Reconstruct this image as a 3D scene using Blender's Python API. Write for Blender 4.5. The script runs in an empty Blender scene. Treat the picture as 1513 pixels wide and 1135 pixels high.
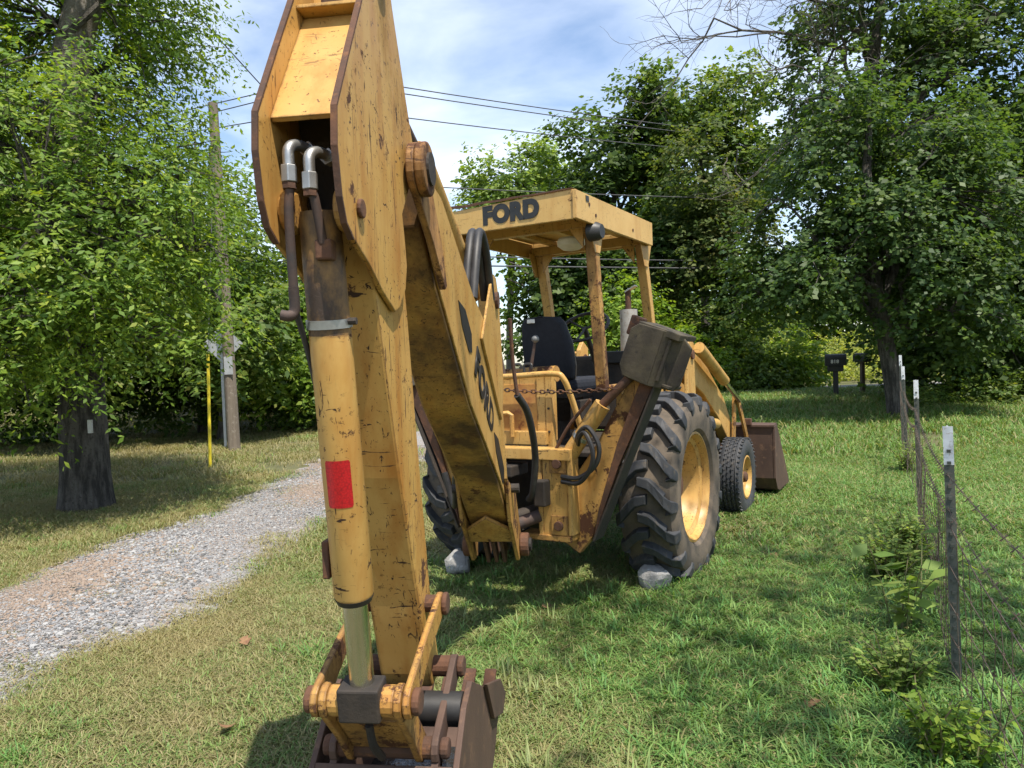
import bpy, bmesh, math, random
import numpy as np
from mathutils import Vector, Matrix
R = math.radians
random.seed(7); rng = np.random.default_rng(11)
sc = bpy.context.scene
COL = sc.collection

# ------------------------------------------------------------------ camera
HC = 1.6; FPX = 1080.0; IW, IH = 1513, 1135
PITCH, ROLL = R(1.62), R(2.0)
cd = bpy.data.cameras.new('camera'); cam = bpy.data.objects.new('camera', cd); COL.objects.link(cam)
cd.sensor_width = 36; cd.lens = 36*FPX/IW; cd.clip_start = .05; cd.clip_end = 2000
fw = Vector((0, math.cos(PITCH), -math.sin(PITCH))); r0 = Vector((1, 0, 0)); u0 = r0.cross(fw)
rt = r0*math.cos(ROLL)-u0*math.sin(ROLL); up = u0*math.cos(ROLL)+r0*math.sin(ROLL)
M = Matrix((rt, up, -fw)).transposed().to_4x4(); M.translation = (0, 0, HC)
cam.matrix_world = M; sc.camera = cam

def at(px, py, Y):
    """a point of the place at distance Y in front of the camera"""
    d = fw+rt*((px-IW/2)/FPX)-up*((py-IH/2)/FPX)
    return Vector((0, 0, HC))+d*(Y/d.y)

# ------------------------------------------------------------------ world, sun
SUN_H = Vector((.50, -.87)).normalized(); EL = R(65)
to_sun = Vector((SUN_H.x*math.cos(EL), SUN_H.y*math.cos(EL), math.sin(EL)))
w = bpy.data.worlds.new('World'); sc.world = w; w.use_nodes = True
nt = w.node_tree; nt.nodes.clear()
out = nt.nodes.new('ShaderNodeOutputWorld'); bg = nt.nodes.new('ShaderNodeBackground')
sky = nt.nodes.new('ShaderNodeTexSky'); sky.sky_type = 'NISHITA'; sky.sun_disc = False
sky.sun_elevation = EL; sky.sun_rotation = math.atan2(to_sun.x, to_sun.y)
sky.air_density = 1.0; sky.dust_density = .6; sky.ozone_density = 1.3
tc = nt.nodes.new('ShaderNodeTexCoord'); mp = nt.nodes.new('ShaderNodeMapping'); mp.inputs['Scale'].default_value = (1.5, 1.5, 4.2)
nz = nt.nodes.new('ShaderNodeTexNoise'); nz.inputs['Scale'].default_value = 1.5; nz.inputs['Detail'].default_value = 8; nz.inputs['Roughness'].default_value = .52
nz.inputs['Distortion'].default_value = .35
rp = nt.nodes.new('ShaderNodeValToRGB'); rp.color_ramp.elements[0].position = .44; rp.color_ramp.elements[1].position = .74
rp.color_ramp.elements[0].color = (.04, .04, .04, 1); rp.color_ramp.elements[1].color = (.78, .78, .78, 1)
mx = nt.nodes.new('ShaderNodeMixRGB'); mx.inputs[2].default_value = (7.0, 7.4, 8.0, 1)
nt.links.new(tc.outputs['Generated'], mp.inputs['Vector']); nt.links.new(mp.outputs[0], nz.inputs['Vector'])
nt.links.new(nz.outputs['Fac'], rp.inputs[0]); nt.links.new(rp.outputs[0], mx.inputs[0]); nt.links.new(sky.outputs[0], mx.inputs[1])
nt.links.new(mx.outputs[0], bg.inputs[0]); bg.inputs[1].default_value = .115; nt.links.new(bg.outputs[0], out.inputs[0])
sd = bpy.data.lights.new('sun', 'SUN'); sun = bpy.data.objects.new('sun', sd); COL.objects.link(sun)
sd.energy = 4.0; sd.angle = R(.55); sd.color = (1, .93, .82)
sun.rotation_euler = (-to_sun).to_track_quat('-Z', 'Y').to_euler(); sun.location = (10, -10, 30)
vs = sc.view_settings; vs.view_transform = 'Standard'; vs.look = 'None'; vs.exposure = 1.0; vs.gamma = 1; vs.use_curve_mapping = False

cy_ = sc.cycles; cy_.max_bounces = 4; cy_.diffuse_bounces = 2; cy_.glossy_bounces = 2; cy_.transmission_bounces = 4; cy_.transparent_max_bounces = 4; cy_.caustics_reflective = False; cy_.caustics_refractive = False

# ------------------------------------------------------------------ materials
def newmat(name):
    m = bpy.data.materials.new(name); m.use_nodes = True
    n = m.node_tree.nodes; n.clear()
    o = n.new('ShaderNodeOutputMaterial'); b = n.new('ShaderNodeBsdfPrincipled')
    m.node_tree.links.new(b.outputs[0], o.inputs[0])
    return m, m.node_tree, b, o
def N(t, typ, **kw):
    n = t.nodes.new(typ)
    for k, v in kw.items(): setattr(n, k, v)
    return n
def noise(t, scale, detail=5, rough=.55, stretch=None, dist=0, obj=True):
    c = N(t, 'ShaderNodeTexCoord'); nn = N(t, 'ShaderNodeTexNoise')
    nn.inputs['Scale'].default_value = scale; nn.inputs['Detail'].default_value = detail
    nn.inputs['Roughness'].default_value = rough; nn.inputs['Distortion'].default_value = dist
    m = N(t, 'ShaderNodeMapping'); m.inputs['Scale'].default_value = stretch or (1, 1, 1)
    t.links.new(c.outputs['Object'], m.inputs[0]); t.links.new(m.outputs[0], nn.inputs['Vector'])
    return nn.outputs['Fac']
def ramp(t, src, p0, p1, c0=(0, 0, 0, 1), c1=(1, 1, 1, 1)):
    r = N(t, 'ShaderNodeValToRGB'); e = r.color_ramp.elements
    e[0].position, e[1].position = p0, p1; e[0].color, e[1].color = c0, c1
    t.links.new(src, r.inputs[0]); return r.outputs[0]
def mix(t, fac, a, b):
    m = N(t, 'ShaderNodeMixRGB')
    for s, i in ((fac, 0), (a, 1), (b, 2)):
        if isinstance(s, (tuple, list)): m.inputs[i].default_value = (*s[:3], 1)
        elif isinstance(s, (int, float)): m.inputs[i].default_value = s
        else: t.links.new(s, m.inputs[i])
    return m.outputs[0]
def mul(t, a, b, op='MULTIPLY'):
    m = N(t, 'ShaderNodeMath', operation=op)
    for i, s in enumerate((a, b)):
        if isinstance(s, (int, float)): m.inputs[i].default_value = s
        else: t.links.new(s, m.inputs[i])
    m.use_clamp = op not in ('MULTIPLY', 'ADD', 'MINIMUM')
    return m.outputs[0]
def bump(t, b, h, strength=.3, dist=.004):
    n = N(t, 'ShaderNodeBump'); n.inputs['Strength'].default_value = strength; n.inputs['Distance'].default_value = dist
    t.links.new(h, n.inputs['Height']); t.links.new(n.outputs[0], b.inputs['Normal'])

def paint(name, col, rust=.5, scratch=.5, grime=.3, streak=.4):
    """old machine enamel: faded colour, rust patches, running streaks, dark scratches"""
    m, t, b, o = newmat(name)
    fade = mix(t, ramp(t, noise(t, 2.2, 6), .3, .7), col, tuple(min(1, c*1.12+.02) for c in col))
    fade = mix(t, mul(t, ramp(t, noise(t, 9, 8, .65), .45, .75), .35), fade, (col[0]*.86, col[1]*.70, col[2]*.5))
    # orange bleeding
    st = ramp(t, noise(t, 3.2, 8, .66, (3.2, 3.2, .6)), .58-.12*streak, .70)
    c = mix(t, mul(t, st, .7*streak), fade, (.33, .125, .02))
    gr = ramp(t, noise(t, 2.0, 9, .72, (1, 1, .7)), .62-.2*grime, .74-.14*grime)
    c = mix(t, mul(t, gr, .9*min(1, grime+.2)), c, (.055, .033, .018))
    rs = ramp(t, noise(t, 6, 12, .74), .665-.095*rust, .70-.10*rust)
    c = mix(t, rs, c, (.075, .030, .013))
    sp = mul(t, ramp(t, noise(t, 55, 5, .65), .63-.03*rust, .66-.03*rust), ramp(t, noise(t, 3.1, 4), .40, .60))
    c = mix(t, mul(t, sp, .85), c, (.06, .025, .012))
    clus = ramp(t, noise(t, 2.6, 4, .6), .50-.10*scratch, .60-.08*scratch)
    s1 = ramp(t, noise(t, 6, 5, .6, (7, 7, .6), 2.2), .625, .645)
    s2 = ramp(t, noise(t, 5, 5, .6, (1.1, 4, 6), 2.6), .635, .65)
    sc_ = mul(t, mul(t, mul(t, s1, s2, 'MAXIMUM'), clus), min(1, scratch*1.3))
    c = mix(t, sc_, c, (.045, .022, .012))
    # chipped, rusty edges
    bv = N(t, 'ShaderNodeBevel', samples=4); bv.inputs['Radius'].default_value = .012
    gn = N(t, 'ShaderNodeNewGeometry'); dt_ = N(t, 'ShaderNodeVectorMath', operation='DOT_PRODUCT')
    t.links.new(bv.outputs[0], dt_.inputs[0]); t.links.new(gn.outputs['Normal'], dt_.inputs[1])
    edge = ramp(t, dt_.outputs['Value'], .88, .995, (1, 1, 1, 1), (0, 0, 0, 1))
    chip = mul(t, edge, ramp(t, noise(t, 17, 8, .7), .50-.16*rust, .60-.12*rust))
    c = mix(t, chip, c, (.085, .038, .018))
    t.links.new(c, b.inputs['Base Color'])
    wear = mul(t, mul(t, rs, gr, 'MAXIMUM'), sc_, 'MAXIMUM')
    t.links.new(ramp(t, wear, 0, 1, (.42, .42, .42, 1), (.85, .85, .85, 1)), b.inputs['Roughness'])
    b.inputs['Specular IOR Level'].default_value = .35
    bump(t, b, mul(t, wear, noise(t, 60, 4), 'SUBTRACT'), .25, .003)
    return m
def blotch(name, c0, c1, scale=6, rough=.8, metal=0, bs=.3, bd=.004, c2=None, stretch=None, p=(.35, .65)):
    m, t, b, o = newmat(name)
    n1 = noise(t, scale, 9, .65, stretch)
    c = mix(t, ramp(t, n1, *p), c0, c1)
    if c2: c = mix(t, ramp(t, noise(t, scale*2.7, 8, .7), .55, .68), c, c2)
    t.links.new(c, b.inputs['Base Color']); b.inputs['Roughness'].default_value = rough; b.inputs['Metallic'].default_value = metal
    bump(t, b, noise(t, scale*6, 6, .7), bs, bd)
    return m
YEL = (.46, .275, .078)
MT = dict(
    yellow=paint('yellow_paint', YEL, .45, .65, .2, .85),
    yellow_dipper=paint('yellow_paint_scuffed', (.46, .27, .072), .66, .95, .32, 1.1),
    yellow_worn=paint('yellow_paint_worn', (.40, .22, .055), 1.25, .9, .75, .9),
    yellow_boom=paint('yellow_paint_greasy', (.37, .20, .04), .85, 1., 1.1, 1.),
    yellow_clean=paint('yellow_paint_faded', (.50, .315, .10), .22, .3, .1, .5),
    yellow_rusty=paint('yellow_paint_rusted', (.42, .21, .06), 1.5, .6, .6, 1.),
    greasy=blotch('greasy_ram_end', (.045, .028, .018), (.34, .18, .05), 7, .6, .1, .5, .004, (.05, .025, .015), (1, 1, .6), (.40, .62)),
    rust=blotch('rusted_steel', (.115, .050, .025), (.055, .030, .020), 9, .85, .1, .5, .005, (.17, .075, .03)),
    rust_panel=blotch('rust_over_paint', (.30, .115, .035), (.52, .29, .07), 5, .75, 0, .3, .003, (.20, .07, .025)),
    bucket=blotch('bucket_steel', (.10, .058, .040), (.060, .035, .026), 4, .75, .2, .4, .004, (.15, .085, .05), (1, 1, .35)),
    mossy=blotch('mossy_dark_steel', (.040, .031, .024), (.085, .070, .040), 5, .8, .1, .5, .005, (.022, .018, .016)),
    dark=blotch('grimy_dark_steel', (.022, .019, .017), (.050, .038, .028), 8, .75, .2, .5, .005),
    black=blotch('black_paint', (.012, .012, .013), (.03, .028, .026), 10, .5, 0, .15, .002),
    hose=blotch('hose_rubber', (.012, .012, .013), (.035, .032, .03), 14, .55, 0, .15, .002),
    rubber=blotch('tyre_lug_rubber', (.026, .029, .034), (.048, .048, .050), 7, .72, 0, .3, .003, (.085, .07, .052), p=(.4, .7)),
    rubber_dusty=blotch('tyre_dusty_rubber', (.060, .050, .040), (.15, .115, .08), 5, .9, 0, .4, .004, (.05, .044, .038)),
    seat=blotch('seat_fabric', (.006, .008, .014), (.012, .014, .022), 40, .8, 0, .4, .002),
    steel=blotch('zinc_steel', (.42, .42, .41), (.30, .30, .29), 20, .42, .85, .1, .002),
    pipe=blotch('rusty_pipe', (.10, .058, .042), (.055, .045, .042), 14, .75, .3, .3, .003),
    white=blotch('white_plastic', (.72, .70, .64), (.60, .57, .50), 14, .5, 0, .1, .001),
    grey=blotch('muffler_grey', (.42, .41, .38), (.30, .28, .25), 12, .6, .3, .2, .002, (.2, .12, .07)),
    knob=blotch('grey_knob', (.16, .16, .155), (.10, .10, .10), 20, .5),
    decal=blotch('decal_black', (.006, .007, .008), (.018, .018, .018), 16, .5, 0, .1, .001),
    bark=blotch('dark_bark', (.055, .047, .040), (.19, .17, .145), 13, .95, 0, 1., .08, (.025, .02, .017), (1, 1, .22), (.42, .60)),
    bark_pale=blotch('pale_bark', (.22, .195, .165), (.115, .098, .08), 7, .95, 0, 1., .03, (.30, .28, .25), (1, 1, .22)),
    bark_grey=blotch('grey_bark', (.135, .12, .10), (.07, .062, .05), 8, .95, 0, 1., .02, None, (1, 1, .3)),
    pole=blotch('weathered_pole', (.20, .165, .125), (.115, .092, .07), 6, .9, 0, .6, .006, (.25, .22, .18), (3, 3, .15)),
    wood=blotch('old_wood_post', (.15, .11, .075), (.075, .055, .04), 8, .9, 0, .5, .004, None, (3, 3, .2)),
    post=blotch('green_post_paint', (.050, .060, .050), (.085, .090, .075), 14, .7, .1, .3, .002, (.11, .08, .06)),
    post_tip=blotch('white_post_paint', (.72, .74, .76), (.52, .54, .56), 18, .6, 0, .2, .002, (.33, .24, .19)),
    wire=blotch('fence_wire', (.16, .13, .105), (.09, .062, .045), 25, .6, .6, .2, .001),
    cable=blotch('power_cable', (.05, .052, .055), (.10, .10, .105), 5, .6, .2, .05, .001),
    stem=blotch('plant_stem', (.10, .13, .04), (.14, .09, .05), 9, .7),
    rock=blotch('limestone', (.33, .33, .32), (.20, .195, .185), 7, .9, 0, .9, .012, (.42, .42, .41)),
    yellow_plastic=blotch('yellow_plastic', (.75, .60, .03), (.68, .52, .03), 8, .5, 0, .1, .001),
    sign_back=blotch('sign_metal', (.50, .51, .52), (.40, .41, .42), 9, .5, .5, .1, .001),
    mailbox=blotch('mailbox_black', (.012, .013, .014), (.022, .022, .023), 9, .5, 0, .1, .001),
)
m, t, b, o = newmat('polished_rod'); MT['chrome'] = m
b.inputs['Base Color'].default_value = (.62, .60, .50, 1); b.inputs['Metallic'].default_value = 1
t.links.new(ramp(t, noise(t, 6, 6, .6, (6, 6, .4)), .3, .8, (.12, .12, .12, 1), (.38, .38, .38, 1)), b.inputs['Roughness'])
m, t, b, o = newmat('red_reflector'); MT['red'] = m
b.inputs['Roughness'].default_value = .3
v = N(t, 'ShaderNodeTexVoronoi'); v.inputs['Scale'].default_value = 190; c_ = N(t, 'ShaderNodeTexCoord'); t.links.new(c_.outputs['Object'], v.inputs['Vector'])
t.links.new(mix(t, v.outputs['Distance'], (.48, .012, .016), (.22, .006, .010)), b.inputs['Base Color'])
m, t, b, o = newmat('bucket_water'); MT['water'] = m
b.inputs['Base Color'].default_value = (.02, .02, .018, 1); b.inputs['Roughness'].default_value = .06; bump(t, b, noise(t, 30, 3), .5, .01)
m, t, b, o = newmat('lamp_lens'); MT['lens'] = m
b.inputs['Base Color'].default_value = (.55, .56, .56, 1); b.inputs['Roughness'].default_value = .15

def leafmat(name, trans=.35, tint=1.25, rough=.5, dry=None):
    m, t, b, o = newmat(name)
    a = N(t, 'ShaderNodeAttribute', attribute_name='Col')
    col = a.outputs['Color']
    if dry:
        g = N(t, 'ShaderNodeNewGeometry'); nn = N(t, 'ShaderNodeTexNoise'); nn.inputs['Scale'].default_value = .55; nn.inputs['Detail'].default_value = 6
        nn.inputs['Roughness'].default_value = .62
        t.links.new(g.outputs['Position'], nn.inputs['Vector'])
        sx = N(t, 'ShaderNodeSeparateXYZ'); t.links.new(g.outputs['Position'], sx.inputs[0])
        k = mul(t, mul(t, mul(t, mul(t, sx.outputs['X'], .2, 'ADD'), -.085), .02, 'MINIMUM'), nn.outputs['Fac'], 'ADD')
        oi = N(t, 'ShaderNodeObjectInfo'); k = mul(t, k, mul(t, oi.outputs['Random'], .16), 'ADD')
        col = mix(t, ramp(t, k, .50, .76), col, dry)
    t.links.new(col, b.inputs['Base Color']); b.inputs['Roughness'].default_value = rough; b.inputs['Specular IOR Level'].default_value = .3
    tr = N(t, 'ShaderNodeBsdfTranslucent'); g2 = N(t, 'ShaderNodeMixRGB', blend_type='MULTIPLY'); g2.inputs[0].default_value = 1
    t.links.new(col, g2.inputs[1]); g2.inputs[2].default_value = (tint*1.25, tint*1.2, tint*.5, 1); t.links.new(g2.outputs[0], tr.inputs[0])
    ms = N(t, 'ShaderNodeMixShader'); ms.inputs[0].default_value = trans
    t.links.new(b.outputs[0], ms.inputs[1]); t.links.new(tr.outputs[0], ms.inputs[2]); t.links.new(ms.outputs[0], o.inputs[0])
    return m
LEAF = leafmat('leaf', .46); GRASS = leafmat('grass_blade', .3, 1.2, .55, dry=(.30, .255, .125))

# ------------------------------------------------------------------ mesh helpers
class MB:
    def __init__(s): s.v = []; s.f = []
    def add(s, vs, fs):
        k = len(s.v); s.v += [tuple(p) for p in vs]; s.f += [tuple(i+k for i in f) for f in fs]; return s
    def box(s, c, d, rot=None):
        c = Vector(c); hx, hy, hz = d[0]/2, d[1]/2, d[2]/2
        vs = [Vector((x, y, z)) for x in (-hx, hx) for y in (-hy, hy) for z in (-hz, hz)]
        if rot is not None: vs = [rot @ p for p in vs]
        return s.add([c+p for p in vs], [(0, 1, 3, 2), (4, 6, 7, 5), (0, 4, 5, 1), (2, 3, 7, 6), (0, 2, 6, 4), (1, 5, 7, 3)])
    def beam(s, p0, p1, a, bb, upv=(0, 0, 1)):
        p0, p1 = Vector(p0), Vector(p1); d = p1-p0; L = d.length; y = d.normalized(); x = y.cross(Vector(upv)).normalized(); z = x.cross(y)
        return s.box((p0+p1)/2, (a, L, bb), Matrix((x, y, z)).transposed())
    def tube(s, pts, r, n=10, caps=True):
        pts = [Vector(p) for p in pts]; rs = r if isinstance(r, (list, tuple)) else [r]*len(pts)
        k = len(s.v); ref = None
        for i, p in enumerate(pts):
            d = (pts[min(i+1, len(pts)-1)]-pts[max(i-1, 0)]).normalized()
            if ref is None: ref = d.orthogonal().normalized()
            x = (ref-d*ref.dot(d)); x = x.normalized() if x.length > 1e-6 else d.orthogonal().normalized(); ref = x; y = d.cross(x)
            for j in range(n):
                a = 2*math.pi*j/n; s.v.append(tuple(p+(x*math.cos(a)+y*math.sin(a))*rs[i]))
        for i in range(len(pts)-1):
            for j in range(n):
                a, b2 = k+i*n+j, k+i*n+(j+1) % n; s.f.append((a, b2, b2+n, a+n))
        if caps: s.f.append(tuple(k+j for j in range(n))[::-1]); s.f.append(tuple(k+(len(pts)-1)*n+j for j in range(n)))
        return s
    def prism(s, poly, to3, a, bb):
        """poly of 2D points, to3(p, h) gives the 3D point at height a / bb"""
        n = len(poly); vs = [to3(p, a) for p in poly]+[to3(p, bb) for p in poly]
        return s.add(vs, [tuple(range(n))[::-1], tuple(range(n, 2*n))]+[(i, (i+1) % n, n+(i+1) % n, n+i) for i in range(n)])
    def lathe(s, prof, n, to3, closed=False):
        k = len(s.v); m_ = len(prof)
        for j in range(n):
            a = 2*math.pi*j/n
            for (w_, r_) in prof: s.v.append(tuple(to3(w_, r_*math.cos(a), r_*math.sin(a))))
        for j in range(n):
            for i in range(m_ if closed else m_-1):
                a = k+j*m_+i; b2 = k+j*m_+(i+1) % m_; c = k+((j+1) % n)*m_+(i+1) % m_; d = k+((j+1) % n)*m_+i
                s.f.append((a, b2, c, d))
        return s
    def build(s, name, mat, parent=None, smooth=False, bevel=0, loc=None, rz=None, seg=2):
        me = bpy.data.meshes.new(name); me.from_pydata(s.v, [], s.f)
        bm = bmesh.new(); bm.from_mesh(me); bmesh.ops.recalc_face_normals(bm, faces=bm.faces); bm.to_mesh(me); bm.free()
        me.materials.append(MT[mat] if isinstance(mat, str) else mat)
        if smooth:
            me.polygons.foreach_set('use_smooth', [True]*len(me.polygons))
            try: me.set_sharp_from_angle(angle=R(38))
            except Exception: pass
        ob = bpy.data.objects.new(name, me); COL.objects.link(ob)
        if parent: ob.parent = parent
        if loc is not None: ob.location = loc
        if rz is not None: ob.rotation_euler = (0, 0, rz)
        if bevel:
            md = ob.modifiers.new('bevel', 'BEVEL'); md.width = bevel; md.segments = seg; md.limit_method = 'ANGLE'; md.angle_limit = R(35)
        return ob
def tag(o, label=None, cat=None, group=None, kind=None):
    for k, v_ in (('label', label), ('category', cat), ('group', group), ('kind', kind)):
        if v_: o[k] = v_
    return o
def empty(name, loc, rz=0, parent=None):
    o = bpy.data.objects.new(name, None); COL.objects.link(o); o.location = loc; o.rotation_euler = (0, 0, rz); o.empty_display_size = .2
    if parent: o.parent = parent
    return o
def arc(pts, n=8):
    """Catmull-Rom through points"""
    P = [Vector(p) for p in pts]; P = [2*P[0]-P[1]]+P+[2*P[-1]-P[-2]]; o = []
    for i in range(1, len(P)-2):
        for k in range(n):
            t_ = k/n; a, b2, c, d = P[i-1], P[i], P[i+1], P[i+2]
            o.append(.5*((2*b2)+(c-a)*t_+(2*a-5*b2+4*c-d)*t_*t_+(3*b2-a-3*c+d)*t_**3))
    return o+[P[-2]]
def text_mesh(name, body, size, mat, parent, mtx, depth=.002, bold=.0):
    cu = bpy.data.curves.new(name, 'FONT'); cu.body = body; cu.size = size; cu.extrude = depth; cu.offset = bold
    cu.align_x = 'CENTER'; cu.align_y = 'CENTER'; cu.space_character = 1.08
    ob = bpy.data.objects.new(name, cu); COL.objects.link(ob); bpy.context.view_layer.update()
    me = bpy.data.meshes.new_from_object(ob.evaluated_get(bpy.context.evaluated_depsgraph_get()))
    bpy.data.objects.remove(ob); me.materials.clear(); me.materials.append(MT[mat])
    o2 = bpy.data.objects.new(name, me); COL.objects.link(o2); o2.parent = parent; o2.matrix_local = mtx
    return o2

# ------------------------------------------------------------------ ground
def sst(a, b2, x): x = np.clip((x-a)/(b2-a), 0, 1); return x*x*(3-2*x)
def gz(x, y):
    x = np.asarray(x, float); y = np.asarray(y, float)
    return (.36*sst(9.5, 20, y)*sst(-2, 6, x) + .02*np.sin(1.3*x+.4)*np.cos(1.1*y) + .012*np.sin(3.1*x+y)
            + 1.2*sst(18, 34, y)*sst(2, -8, x) - .10*sst(-3, -9, x)*sst(16, 6, y))
def grid(xs, ys, fz, name, mat):
    X, Y = np.meshgrid(xs, ys); Z = fz(X, Y); nx, ny = len(xs), len(ys)
    vs_ = np.stack([X, Y, Z], -1).reshape(-1, 3)
    f = [(j*nx+i, j*nx+i+1, (j+1)*nx+i+1, (j+1)*nx+i) for j in range(ny-1) for i in range(nx-1)]
    me = bpy.data.meshes.new(name); me.from_pydata(vs_.tolist(), [], f); me.polygons.foreach_set('use_smooth', [True]*len(f))
    me.materials.append(mat); o_ = bpy.data.objects.new(name, me); COL.objects.link(o_); return o_
m, t, b, o = newmat('lawn_soil')
c = mix(t, ramp(t, noise(t, .8, 8, .6), .35, .65), (.075, .088, .030), (.15, .125, .065))
c = mix(t, ramp(t, noise(t, 14, 8, .7), .4, .7), c, (.13, .135, .055)); c = mix(t, ramp(t, noise(t, 2.1, 6, .6), .62, .72), c, (.115, .075, .045))
t.links.new(c, b.inputs['Base Color']); b.inputs['Roughness'].default_value = .95; bump(t, b, noise(t, 40, 6, .7), 1, .03)
xs = np.concatenate([np.linspace(-400, -40, 10)[:-1], np.linspace(-40, -12, 15)[:-1], np.linspace(-12, 14, 105)[:-1], np.linspace(14, 40, 14)[:-1], np.linspace(40, 400, 10)])
ys = np.concatenate([np.linspace(-60, -4, 12)[:-1], np.linspace(-4, 24, 112)[:-1], np.linspace(24, 50, 20)[:-1], np.linspace(50, 500, 12)])
tag(grid(xs, ys, gz, 'ground', m), kind='structure')

# gravel drive: centre line and half width
DR = [(-3.9, -1.5, 1.15), (-3.75, 1.2, 1.15), (-3.45, 3.6, 1.0), (-3.15, 5.2, .98), (-2.9, 7.0, .93), (-2.72, 9, .9), (-2.55, 11.5, .9), (-2.3, 14, 1.1), (-1.6, 17, 1.2), (.3, 20.5, 1.3), (3.5, 23.4, 1.4), (9, 25.2, 1.5), (20, 26, 1.6)]
dpts = arc([(x, y, hw) for x, y, hw in DR], 14)
dxy = np.array([(p.x, p.y) for p in dpts]); dhw = np.array([p.z for p in dpts])
def drive_d(x, y):
    """distance outside the drive's edge (negative on it)"""
    d = np.hypot(np.asarray(x)[..., None]-dxy[:, 0], np.asarray(y)[..., None]-dxy[:, 1])
    wob = .13*np.sin(2.3*np.asarray(x)+1.9*np.asarray(y))+.08*np.sin(6.1*np.asarray(y)-3*np.asarray(x))
    return np.min(d-dhw, -1)+wob
m, t, b, o = newmat('gravel')
vv = N(t, 'ShaderNodeTexVoronoi'); vv.inputs['Scale'].default_value = 42; c_ = N(t, 'ShaderNodeTexCoord'); t.links.new(c_.outputs['Object'], vv.inputs['Vector'])
c = mix(t, ramp(t, noise(t, .9, 6, .6), .38, .62), (.225, .223, .223), (.25, .205, .17))
c = mix(t, mul(t, vv.outputs['Color'], .6), c, (.34, .34, .342)); c = mix(t, ramp(t, noise(t, 30, 5, .7), .5, .75), c, (.12, .115, .11))
t.links.new(c, b.inputs['Base Color']); b.inputs['Roughness'].default_value = .95; bump(t, b, vv.outputs['Distance'], 1, .02)
dm = MB(); K = 7
for i, p in enumerate(dpts):
    tn = (dpts[min(i+1, len(dpts)-1)]-dpts[max(i-1, 0)]); nn = Vector((tn.y, -tn.x)).normalized()
    for k in range(K):
        q = -1+2*k/(K-1); wv = p.z*q+(.10*math.sin(i*1.7)+.06*math.sin(i*3.9+1))*(1 if abs(q) == 1 else 0)
        x, y = p.x+nn.x*wv, p.y+nn.y*wv; dm.v.append((x, y, float(gz(x, y))+.004+.025*(1-q*q)))
dm.f = [(i*K+k, i*K+k+1, (i+1)*K+k+1, (i+1)*K+k) for i in range(len(dpts)-1) for k in range(K-1)]
tag(dm.build('gravel_drive', m, smooth=True), kind='structure')

# ------------------------------------------------------------------ instancing for grass and gravel (uncountable stuff)
def scatter(name, pts, rot, scl, idx, protos, tilt=None):
    me = bpy.data.meshes.new(name); n = len(pts); me.vertices.add(n); me.vertices.foreach_set('co', np.asarray(pts, np.float32).ravel())
    for an, ty, dat in (('rz', 'FLOAT', rot), ('sc', 'FLOAT', scl), ('ix', 'INT', idx), ('tx', 'FLOAT', tilt if tilt is not None else np.zeros(n))):
        a = me.attributes.new(an, ty, 'POINT'); a.data.foreach_set('value', np.asarray(dat, np.int32 if ty == 'INT' else np.float32))
    o_ = bpy.data.objects.new(name, me); COL.objects.link(o_)
    pc = bpy.data.collections.new(name+'_pieces')
    for p in protos: pc.objects.link(p)
    ng = bpy.data.node_groups.new(name, 'GeometryNodeTree')
    ng.interface.new_socket('Geometry', in_out='INPUT', socket_type='NodeSocketGeometry'); ng.interface.new_socket('Geometry', in_out='OUTPUT', socket_type='NodeSocketGeometry')
    gi, go = ng.nodes.new('NodeGroupInput'), ng.nodes.new('NodeGroupOutput'); ip = ng.nodes.new('GeometryNodeInstanceOnPoints')
    ci = ng.nodes.new('GeometryNodeCollectionInfo'); ci.inputs[0].default_value = pc; ci.inputs[1].default_value = True
    def attr(nm, ty):
        a = ng.nodes.new('GeometryNodeInputNamedAttribute'); a.data_type = ty; a.inputs[0].default_value = nm; return a.outputs[0]
    cx = ng.nodes.new('ShaderNodeCombineXYZ'); ng.links.new(attr('rz', 'FLOAT'), cx.inputs[2]); ng.links.new(attr('tx', 'FLOAT'), cx.inputs[0])
    ng.links.new(gi.outputs[0], ip.inputs['Points']); ng.links.new(ci.outputs[0], ip.inputs['Instance']); ip.inputs['Pick Instance'].default_value = True
    ng.links.new(attr('ix', 'INT'), ip.inputs['Instance Index']); ng.links.new(cx.outputs[0], ip.inputs['Rotation']); ng.links.new(attr('sc', 'FLOAT'), ip.inputs['Scale'])
    ng.links.new(ip.outputs[0], go.inputs[0]); md = o_.modifiers.new('scatter', 'NODES'); md.node_group = ng
    return o_
def colmesh(name, V, F, C, mat):
    me = bpy.data.meshes.new(name); V = np.asarray(V, np.float32); F = np.asarray(F, np.int32); nf, k = F.shape
    me.vertices.add(len(V)); me.vertices.foreach_set('co', V.ravel()); me.loops.add(nf*k); me.loops.foreach_set('vertex_index', F.ravel())
    me.polygons.add(nf); me.polygons.foreach_set('loop_start', np.arange(0, nf*k, k, dtype=np.int32)); me.polygons.foreach_set('loop_total', np.full(nf, k, np.int32))
    a = me.color_attributes.new('Col', 'FLOAT_COLOR', 'POINT'); a.data.foreach_set('color', np.concatenate([C, np.ones((len(C), 1))], 1).astype(np.float32).ravel())
    me.update(); me.validate(); me.materials.append(mat); return me
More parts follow.
